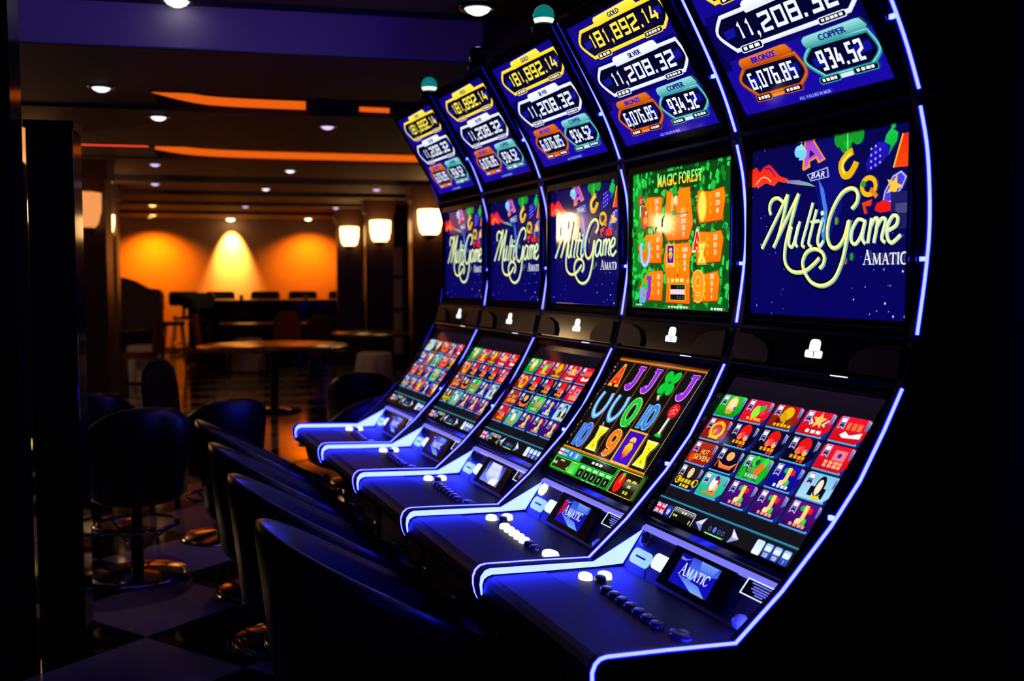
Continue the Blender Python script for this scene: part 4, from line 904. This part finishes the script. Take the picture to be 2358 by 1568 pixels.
def wrist_mesh():
    mb = MB(); pts = [(.935, .645), (.897, .660), (.890, .682), (.893, .704), (.903, .716), (.92, .720), (1.068, .714), (1.075, .69), (.96, .68)]
    n = len(pts); ys = (-.322, -.16, 0, .16, .322); vs = []
    for y in ys:
        for (x, z) in pts:
            dx = .022 * (1 - (y / .322) ** 2) if x > 1.05 else 0
            vs.append((x + dx - X0, y, z))
    fs = [tuple(range(n)), tuple(reversed(range(n * 4, n * 5)))]
    for j in range(4):
        for i in range(n): fs.append((j * n + i, j * n + (i + 1) % n, (j + 1) * n + (i + 1) % n, (j + 1) * n + i))
    return mb.add(vs, fs, 0, False).mesh('wrist_rest', ['wrist_leather'])
def button_mesh(sx, sy, m):
    return MB().lathe([(0, .017), (.7, .0165), (.92, .014), (1.0, .009), (1.0, .0)], n=18, sx=sx, sy=sy).mesh('button', [m])
BTN = [(1.150, .243, .018, .024, 'a'), (1.203, .235, .018, .024, 'a'), (1.178, .212, .015, .020, 'd')] + [(1.148 - .002 * k, .118 - .045 * k, .017, .019, 'b' if k < 5 else 'c') for k in range(7)] + [(1.152, -.228, .022, .036, 'e')]
def icon_mesh():
    """lit armchair pictogram on the fascia"""
    fn, n, ln = plane_fn((1.664, 1.268), (1.683, 1.358), .32, 0.0005); mb = MB()
    def pr(pts, d, mi): mb.prism(pts, lambda p, e: fn((.32 - p[0]) / .64, p[1] / ln, e), 0, d, mi)
    pr(rr(-.034, .008, .040, .079, .013), .0012, 0); pr(rr(-.046, .020, .030, .050, .006), .0018, 0)
    pr([(-.016, .046), (-.013, .046), (-.014, .032), (-.016, .032)], .0022, 1); pr([(.010, .047), (-.034, .047), (-.034, .0462), (.010, .0462)], .0022, 1)
    return mb.mesh('armchair_icon', ['icon_white', 'black_matte'])
def fascia_mesh():
    mb = MB(); mb.xz([L(p) for p in ((1.664, 1.268), (1.683, 1.358), (1.73, 1.358), (1.73, 1.262))], -.322, .322)
    return mb.mesh('fascia', ['bezel_gloss'])
def grille_mesh(sg):
    fn, n, ln = plane_fn((1.664, 1.268), (1.683, 1.358), .32, 0.001); mb = MB()
    pts = [(.322, .004), (.322, .080), (.25, .076), (.185, .058), (.160, .030), (.160, .004)]
    if sg < 0: pts = [(-a, b) for a, b in reversed(pts)]
    mb.prism(pts, lambda p, e: fn((.32 - p[0]) / .64, p[1] / ln, e), 0, .010)
    return mb.mesh('speaker_cover', ['trim_metal' if False else 'cabinet_black'])
def make_machine(k, label, mid, low, amatic, lit, icon_dark=False):
    yc = YC0 + PITCH_M * k
    t = thing('slot_machine', label, 'slot machine', (X0, yc, 0), 0, 'row of blue-lit slot machines')
    C = lambda key, fn, name=None, parent=t: obj(name or key, cached(key, fn), parent)
    C('housing', housing_mesh)
    for sg in (-1, 1):
        s_ = C('side_panel%d' % sg, lambda: side_mesh(sg), 'side_panel')
        for nm, path in (('u', UPP), ('m', MIDP), ('l', list(reversed(SLOPE))[:-1] + list(reversed(DECKP)))):
            C('led_%s%d' % (nm, sg), lambda: led_mesh(list(reversed(path)) if nm == 'l' else path, sg), 'led_strip', s_)
        if sg < 0: C('side_vent', lambda: MB().obox((1.705 - X0, -.3435, 1.908), (.085, 0, .016), (0, -.004, 0), (0, 0, .007)).obox((1.712 - X0, -.3435, 1.889), (.082, 0, .016), (0, -.003, 0), (0, 0, .003)).mesh('side_vent', ['chrome']), 'side_vent', s_)
        if sg < 0:
            for x, z in ((1.711, 1.545), (1.468, .972), (1.607, 2.075)):
                o = C('strip_clip', lambda: MB().box(-.003, .005, -.3425, -.328, -.005, .005).mesh('strip_clip', ['acrylic_light']), 'strip_clip', s_); o.location = (x - X0, 0, z)
        C('deck_light%d' % sg, lambda: deck_light_mesh(sg), 'deck_light', s_)
        C('speaker_cover%d' % sg, lambda: grille_mesh(sg), 'speaker_cover')
    C('wrist_rest', wrist_mesh)
    C('button_deck', lambda: MB().xz([L(p) for p in ((1.03, .680), (1.03, .7125), (1.215, .7065), (1.30, .7045), (1.32, .69))], -.322, .322).mesh('button_deck', ['deck_plastic']))
    for (x, y, sx, sy, g) in BTN:
        m = 'button_lit' if g in lit else 'button_dark'
        o = C('button_%s_%g_%g' % (m, sx, sy), lambda: button_mesh(sx, sy, m), 'button'); o.location = (x - X0, y, .7065 - .012 * (x - 1.15))
    # sloped service panel
    fp = C('service_panel', lambda: panel_prism(MB(), [(-.322, -.003), (.322, -.003), (.322, .122), (-.322, .122)], -.02, .0005).mesh('service_panel', ['panel_plastic']))
    def sub(key, fn, mats, name=None):
        return obj(name or key, cached(key + str(mats), lambda: fn().mesh(name or key, mats if isinstance(mats, (list, tuple)) else [mats])), fp)
    sub('ticket_slot', lambda: panel_prism(panel_prism(MB(), rr(.212, .310, .022, .066, .016), 0, .004, 0), [(.235, .042), (.286, .042), (.286, .047), (.235, .047)], .004, .005, 1), ['slot_lit_cyan', 'black_matte'])
    sub('bill_slot', lambda: panel_prism(MB(), rr(.118, .206, .034, .078, .016), 0, .004), 'slot_lit_white')
    sub('panel_joint', lambda: panel_prism(MB(), [(.200, .0), (.204, .0), (.216, .02), (.212, .02)], 0, .0015), 'black_matte')
    def lockm():
        c0 = panel_pt(.285, .096, 0); fn, n, ln = plane_fn(*PANEL, .32, 0); u = Vector((0, 1, 0)); w_ = n.cross(u); mb = MB(); pr = [(.022, 0), (.022, .008), (.016, .012), (.0, .012)]
        vs = [c0 + (u * cos(2 * pi * i / 16) + w_ * sin(2 * pi * i / 16)) * r + n * z for r, z in pr for i in range(16)]
        return mb.add(vs, [(j * 16 + i, j * 16 + (i + 1) % 16, (j + 1) * 16 + (i + 1) % 16, (j + 1) * 16 + i) for j in range(3) for i in range(16)], 0, True)
    sub('key_lock', lockm, 'button_lit' if 'k' in lit else 'button_dark')
    sub('display_housing', lambda: panel_prism(MB(), [(.132, .008), (.126, .117), (-.140, .117), (-.150, .008)], 0, .014), 'bezel_gloss')
    def apic():
        def fn(u, v, lift): return panel_pt(.084 - .172 * u, .024 + .082 * v, .0145 + lift)
        return pic_amatic(amatic).mesh('brand_picture', fn)
    obj('brand_picture', cached('amatic_' + amatic, apic), fp)
    def plate():
        mb = panel_prism(MB(), [(-.185, .078), (-.190, .119), (-.317, .119), (-.300, .078)], 0, .016, 0)
        o = [(-.185, .078), (-.190, .119), (-.317, .119), (-.300, .078)]; i_ = [(-.188, .0805), (-.1925, .1165), (-.313, .1165), (-.298, .0805)]
        for a in range(4): b = (a + 1) % 4; panel_prism(mb, [o[a], o[b], i_[b], i_[a]], .016, .0172, 1)
        for r_, s0 in enumerate((.110, .103, .097, .091, .085)):
            w_ = (.08, .06, .07, .05, .03)[r_]; panel_prism(mb, [(-.25 + w_ / 2, s0), (-.25 + w_ / 2, s0 + .003), (-.25 - w_ / 2, s0 + .003), (-.25 - w_ / 2, s0)], .016, .0168, 2)
        return mb
    sub('rating_plate', plate, ('bezel_gloss', 'slot_lit_white', 'ledge_light'))
    def knob():
        mb = MB(); c0 = panel_pt(-.245, .020, .022); mb.lathe([(.0, .018), (.012, .014), (.021, .002), (.019, -.012), (.008, -.02), (0, -.02)], c=tuple(c0), n=7); mb.tube([tuple(c0), tuple(panel_pt(-.285, .022, .0))], .007, 6)
        return mb
    sub('coin_knob', knob, 'crystal_plastic')
    C('display_ledge', lambda: MB().xz([L(p) for p in ((1.362, .803), (1.366, .811), (1.378, .816), (1.388, .808), (1.375, .798))], -.322, .322).mesh('display_ledge', ['ledge_light']))
    # three screens
    f1 = C('lower_display', lambda: frame_mesh('lower_display', *SCREENS['lower'], .3225, .028, .042, .022))
    obj('game_picture', picture(*low), f1)
    C('fascia', fascia_mesh)
    C('armchair_icon', icon_mesh)
    C('status_light', lambda: MB().obox((1.655 - X0, -.165, 1.264), (0, .062, 0), (.004, 0, -.004), (-.006, 0, -.002)).mesh('status_light', ['icon_white']))
    C('fascia_lip', lambda: MB().xz([L(p) for p in ((1.650, 1.258), (1.652, 1.264), (1.70, 1.268), (1.70, 1.258))], -.322, .322).mesh('fascia_lip', ['trim_metal']))
    C('trim_bar_low', lambda: MB().xz([L(p) for p in ((1.676, 1.360), (1.680, 1.369), (1.72, 1.369), (1.72, 1.360))], -.341, .341).mesh('trim_bar', ['trim_metal']), 'trim_bar')
    f2 = C('game_display', lambda: frame_mesh('game_display', *SCREENS['mid'], .3225, .030, .040, .021, chamfer=.016))
    obj('game_picture', picture(*mid), f2)
    C('trim_bar_high', lambda: MB().xz([L(p) for p in ((1.668, 1.902), (1.670, 1.913), (1.72, 1.917), (1.72, 1.902))], -.341, .341).mesh('trim_bar', ['trim_metal']), 'trim_bar')
    f3 = C('jackpot_display', lambda: frame_mesh('jackpot_display', *SCREENS['upper'], .3225, .034, .040, .006))
    obj('jackpot_picture', picture('jackpot', 'upper', pic_jackpot), f3)
    # beacon on the roof
    on = 'n' not in lit
    bc = C('beacon_base', lambda: MB().lathe([(0, 0), (.045, 0), (.045, .02), (.038, .03), (.03, .03), (.03, .0)], c=(1.49 - X0, -.105, 2.395), n=16).mesh('beacon_base', ['metal_black']))
    def globe(): 
        mb = MB(); c0 = (1.49 - X0, -.105, 2.455)
        prof = [(.040 * sin(a), -.040 * cos(a)) for a in [pi * i / 10 for i in range(11)]]
        mb.lathe(prof[4:], c=c0, n=18, mi=0); mb.lathe(prof[:5], c=c0, n=18, mi=1)
        return mb.mesh('beacon_globe', ['beacon_teal', 'beacon_white'] if on else ['beacon_off', 'beacon_off'])
    obj('beacon_globe', cached('globe%d' % on, globe), bc)
    return t
MG, FO = ('multigame', 'mid', pic_multigame), ('forest', 'mid', pic_forest)
make_machine(0, 'slot machine at the row end with its black side panel in full view', MG, ('menu', 'lower', pic_menu), 'blue', 'a')
make_machine(1, 'slot machine with a green pay table screen and spinning reels below', FO, ('reels', 'lower', pic_reels), 'red', 'abek')
make_machine(2, 'slot machine behind the green pay table machine, its service screen glaring pale', MG, ('menu1', 'lower', lambda: pic_menu(1)), 'pale', 'a')
make_machine(3, 'slot machine with a dark roof beacon, second from the far end of the row', MG, ('menu', 'lower', pic_menu), 'blue', 'an')
make_machine(4, 'slot machine at the far end of the row with a blue and yellow menu', MG, ('menu2', 'lower', lambda: pic_menu(2)), 'blue', 'a')

# ------------------------------------------------------------------ tub stools
def make_stool():
    t = thing('tub_stool', 'black leather tub stool', 'stool', (0, 0, 0), 0, 'black leather tub stools')
    def outline(a):                                 # a = 0 at the front of the seat, pi at its back
        ca_, sa_ = cos(a), sin(a); e = .62 if ca_ > 0 else .85
        return (.34 if ca_ > 0 else -.315) * abs(ca_) ** e, math.copysign(.245 * abs(sa_) ** e, sa_)
    N = 44; vs = []; prof = 9
    for i in range(N):
        ox, oy = outline(2 * pi * i / N); top = .66 - .545 * ox
        for (k, z) in ((.30, .37), (.80, .385), (.94, .41), (1.0, max(top - .03, .43)), (.985, top + .008), (.94, top + .010), (.885, top - .02), (.85, .45), (.82, .435)):
            if k < .9 and z > .43: z = min(z, top - .012)
            back = max(0, -ox / .315) * .85
            f = k if z > .46 or k < .9 else k - .10 * back
            vs.append((ox * f, oy * f, z))
    fs = [(i * prof + j, ((i + 1) % N) * prof + j, ((i + 1) % N) * prof + j + 1, i * prof + j + 1) for i in range(N) for j in range(prof - 1)]
    fs.append(tuple(i * prof for i in reversed(range(N))))
    part('shell', MB().add(vs, fs, 0, True), 'leather_black', t)
    part('seat_cushion', MB().lathe([(0, .485), (.15, .485), (.205, .475), (.228, .45), (.22, .42), (0, .42)], n=28, sx=1.2), 'leather_black', t)
    part('pedestal', MB().lathe([(.030, .03), (.026, .34), (.05, .37), (.0, .37)], n=14), 'metal_black', t)
    part('base_disc', MB().lathe([(0, .045), (.05, .04), (.20, .018), (.235, .010), (.235, 0), (0, 0)], n=30), 'chrome', t)
    part('foot_ring', MB().tube([(.19 * cos(2 * pi * i / 28), .19 * sin(2 * pi * i / 28), .25) for i in range(28)], .011, 8, closed=True), 'chrome', t)
    for i in range(3):
        a = 2 * pi * i / 3 + .5; part('ring_strut', MB().tube([(.185 * cos(a), .185 * sin(a), .25), (.03 * cos(a), .03 * sin(a), .13)], .007, 6), 'chrome', t)
    for sg in (-1, 1): part('rim_cap', MB().tube([(.338, sg * .13, .488), (.330, sg * .18, .490), (.305, sg * .215, .503)], .012, 6), 'chrome', t)
    return t
st0 = make_stool(); used = [0]
def stool(x, y, rz, label, s=1.0):
    t = st0 if not used[0] else copy_tree(st0); used[0] = 1
    t.location = (x, y, 0); t.rotation_euler = (0, 0, rz); t.scale = (s, s, s); t['label'] = label; t['group'] = 'black leather tub stools'
    return t
for k, lab in ((1, 'black tub stool drawn up to the green pay table machine'), (2, 'black tub stool before the machine with the pale service screen'), (3, 'black tub stool before the machine with the dark roof beacon'), (4, 'black tub stool before the machine at the far end of the row')):
    stool(.665, YC0 + .7 * k - .07, 0.0, lab, 1.0)
def stool_px(x, y, h, rz, label, s=1.0):
    a, b = pix_h(x, y, h); p = room(a, b); return stool(p.x, p.y, rz, label, s)
stool_px(318, 1325, 0, pi / 2 + .15, 'black tub stool turned its back, beside the glossy black pillar', 1.06)
stool_px(826, 925, .77, pi / 2 + .4, 'black tub stool just beyond the far end machine')
stool_px(828, 885, .72, pi / 2 - .2, 'black tub stool second beyond the far end machine')
stool_px(505, 902, .85, pi / 2 + .2, 'black tub stool in the aisle behind the machine stools')
stool_px(215, 890, .85, pi / 2, 'black tub stool behind the one by the glossy pillar')

# ------------------------------------------------------------------ tables
def table(x, y, r, label):
    a, b = pix_h(x, y, .75); t = thing('round_table', label, 'table', room(a, b), ROOM_ROT, 'round tables in the dim room')
    part('table_top', MB().lathe([(0, .75), (r - .01, .75), (r, .742), (r, .722), (r - .02, .715), (0, .715)], n=40), 'table_top', t)
    part('pedestal', MB().lathe([(.045, .03), (.045, .70), (.16, .715), (0, .715)], n=16), 'table_leg', t)
    part('base_disc', MB().lathe([(0, .05), (.08, .045), (.30, .015), (.30, 0), (0, 0)], n=28), 'table_leg', t)
    return a, b
T1 = table(630, 795, .84, 'large round wooden table with a shiny top, in front of the others')
T2 = table(874, 765, .68, 'round wooden table beside the lantern columns, two lamps mirrored in its top')
T3 = table(618, 742, .82, 'round wooden table between the large table and the bar')
T4 = table(232, 757, .62, 'round wooden table by the high partition')
def make_chair(m):
    t = thing('dining_chair', 'chair', 'chair', (0, 0, 0))
    part('seat', MB().prism(rr(-.22, .22, -.22, .22, .05), lambda p, d: (p[0], p[1], d), .40, .47), m, t, bevel=.015)
    bk = [(-.22, .46), (.22, .46), (.225, .78), (.19, .90), (.10, .955), (0, .97), (-.10, .955), (-.19, .90), (-.225, .78)]
    part('backrest', MB().prism(bk, lambda p, d: (p[0], -.20 - d - .10 * (p[1] - .46), p[1]), 0, .06), m, t, bevel=.02)
    for sx in (-1, 1):
        part('leg', MB().tube([(sx * .19, .18, 0), (sx * .19, .19, .41)], .02, 6), 'chair_wood', t)
        part('leg', MB().tube([(sx * .19, -.25, 0), (sx * .19, -.19, .41)], .02, 6), 'chair_wood', t)
    return t
protos = {}
def chair(x, y, h, rz, label, m='uphol_red', b=None):
    a, b_ = pix_h(x, y, h); p = room(a, b_)
    if m not in protos: t = protos[m] = make_chair(m)
    else: t = copy_tree(protos[m])
    t.location = p; t.rotation_euler = (0, 0, ROOM_ROT + rz); t['label'] = label; t['group'] = 'upholstered chairs at the round tables'
chair(660, 718, .97, pi, 'red rounded-back chair facing the bar, just beyond the large table')
chair(755, 727, .97, pi + .4, 'brown rounded-back chair between the large table and the column table', 'uphol_brown')
chair(492, 722, .97, -pi / 2, 'red chair seen side-on at the left of the middle table')
chair(318, 730, .97, pi / 2 + .3, 'red chair between the high partition and its table')
chair(455, 850, .90, -pi / 2 - .3, 'brown chair left of the large table', 'uphol_brown')
def pouf(x, b, label):
    a = pix_b(x, 800, b)[0]; t = thing('draped_stool', label, 'stool', room(a, b), 0, 'cloth-draped stools at the round tables')
    N = 36; vs = []; rows = ((.0, .54), (.20, .54), (.225, .52), (.24, .30), (.27, .02))
    for r, z in rows:
        for i in range(N): q = r * (1 + (.07 if z < .4 else .0) * sin(i * pi / 2 * 1.0)); vs.append((q * cos(2 * pi * i / N), q * sin(2 * pi * i / N), z))
    part('cloth_cover', MB().add(vs, [(j * N + i, j * N + (i + 1) % N, (j + 1) * N + (i + 1) % N, (j + 1) * N + i) for j in range(4) for i in range(N)], 0, True), 'cloth_pale', t)
    part('frame', MB().lathe([(0, .50), (.18, .50), (.18, 0), (0, 0)], n=14), 'chair_wood', t)
pouf(232, 15.0, 'pale cloth-draped stool at the table by the partition'); pouf(330, 15.3, 'pale cloth-draped stool right of the one by the partition table')
pouf(862, 13.1, 'pale cloth-draped stool in front of the column table'); pouf(572, 16.6, 'pale cloth-draped stool in front of the middle table')

# high partition with a sloping top
mb = MB()
pa = [(-3.55, 0), (-2.22, 0), (-2.22, 1.28), (-2.27, 1.335), (-2.42, 1.345), (-2.62, 1.46), (-2.80, 1.52), (-3.55, 1.55)]
mb.prism(pa, lambda p, d: tuple(room(p[0], d, p[1])), 16.6, 16.9)
tag(part('booth_partition', mb, 'uphol_brown', None), 'high dark red booth partition with a sloping shoulder', 'partition')

# ------------------------------------------------------------------ bar
t = thing('bar_counter', 'long black bar counter in front of the orange wall', 'bar', room(-.1, 18.74), ROOM_ROT)
part('body', MB().box(-1.95, 1.95, 0, .5, 0, 1.06), 'pillar_black', t)
part('counter_top', MB().box(-2.05, 2.05, -.12, .62, 1.06, 1.12), 'wood_dark', t, bevel=.01)
part('foot_rail', MB().tube([(-1.95, -.1, .18), (1.95, -.1, .18)], .02, 8), 'brass', t)
def make_barstool():
    t = thing('bar_stool', 'bar stool', 'stool', (0, 0, 0))
    part('seat', MB().lathe([(0, .80), (.17, .80), (.19, .78), (.18, .73), (0, .73)], n=18), 'leather_black', t)
    part('backrest', MB().prism(rr(-.30, .30, .98, 1.26, .07), lambda p, d: (p[0] * .92, .17 + d, p[1]), 0, .05), 'leather_black', t, bevel=.015)
    part('back_post', MB().box(-.03, .03, .16, .19, .76, 1.02), 'metal_black', t)
    for sx in (-1, 1):
        for sy in (-1, 1): part('leg', MB().tube([(sx * .21, sy * .21, 0), (sx * .13, sy * .13, .74)], .016, 6), 'chair_wood', t)
    part('foot_ring', MB().tube([(.20 * cos(2 * pi * i / 16), .20 * sin(2 * pi * i / 16), .28) for i in range(16)], .010, 6, closed=True), 'chrome', t)
    return t
bs = make_barstool(); first = True
for x, b_, rz, lab in ((420, 19.75, 0, 'black bar stool behind the bar, its back above the counter'), (505, 19.75, 0, None), (610, 19.75, 0, None), (697, 19.75, 0, None), (790, 19.75, 0, None), (398, 17.3, pi / 2, 'black bar stool at the open end of the bar, legs against the lit wall'), (458, 18.15, pi, 'black bar stool pulled out before the bar')):
    a, h = pix_b(x, 672, b_)
    o = bs if first else copy_tree(bs); first = False
    o.location = room(a, b_); o.rotation_euler = (0, 0, ROOM_ROT + rz)
    o['label'] = lab or 'black bar stool behind the bar, its back above the counter'; o['group'] = 'bar stools behind the bar' if b_ > 19 else 'bar stools before the bar'
for x, m, lab in ((830, 'candle_glow', 'bright white candle glass standing on the bar'), (556, 'candle_pink', 'pink candle glass standing on the bar'), (705, 'candle_pink', 'small pink candle glass near the right bar stools')):
    a, h = pix_b(x, 690, 18.8); c0 = thing('candle_glass', lab, 'candle', room(a, 18.8, 1.12), 0, 'candle glasses on the bar')
    part('glass', MB().lathe([(0, 0), (.035, 0), (.045, .09), (.04, .09), (.03, .01), (0, .01)], n=14), 'pane_pale', c0)
    part('flame_glow', MB().lathe([(0, .012), (.03, .02), (.034, .06), (0, .085)], n=12), m, c0)
# yellow reflection by the left pillar, built as an added glowing stand
a, b_ = pix_b(62, 1022, 7.0)[0], 7.0; h = pix_b(62, 1022, 7.0)[1]
c0 = thing('floor_lamp', 'small yellow floor lamp between the black pillars', 'lamp', room(a, b_), ROOM_ROT)
part('post', MB().tube([(0, 0, 0), (0, 0, h - .04)], .012, 8), 'metal_black', c0)
part('base_disc', MB().lathe([(0, .02), (.09, .015), (.10, 0), (0, 0)], n=18), 'metal_black', c0)
part('lamp_shade', MB().lathe([(0, h - .04), (.028, h - .04), (.032, h), (.03, h + .03), (0, h + .03)], n=12), 'yellow_lamp', c0)
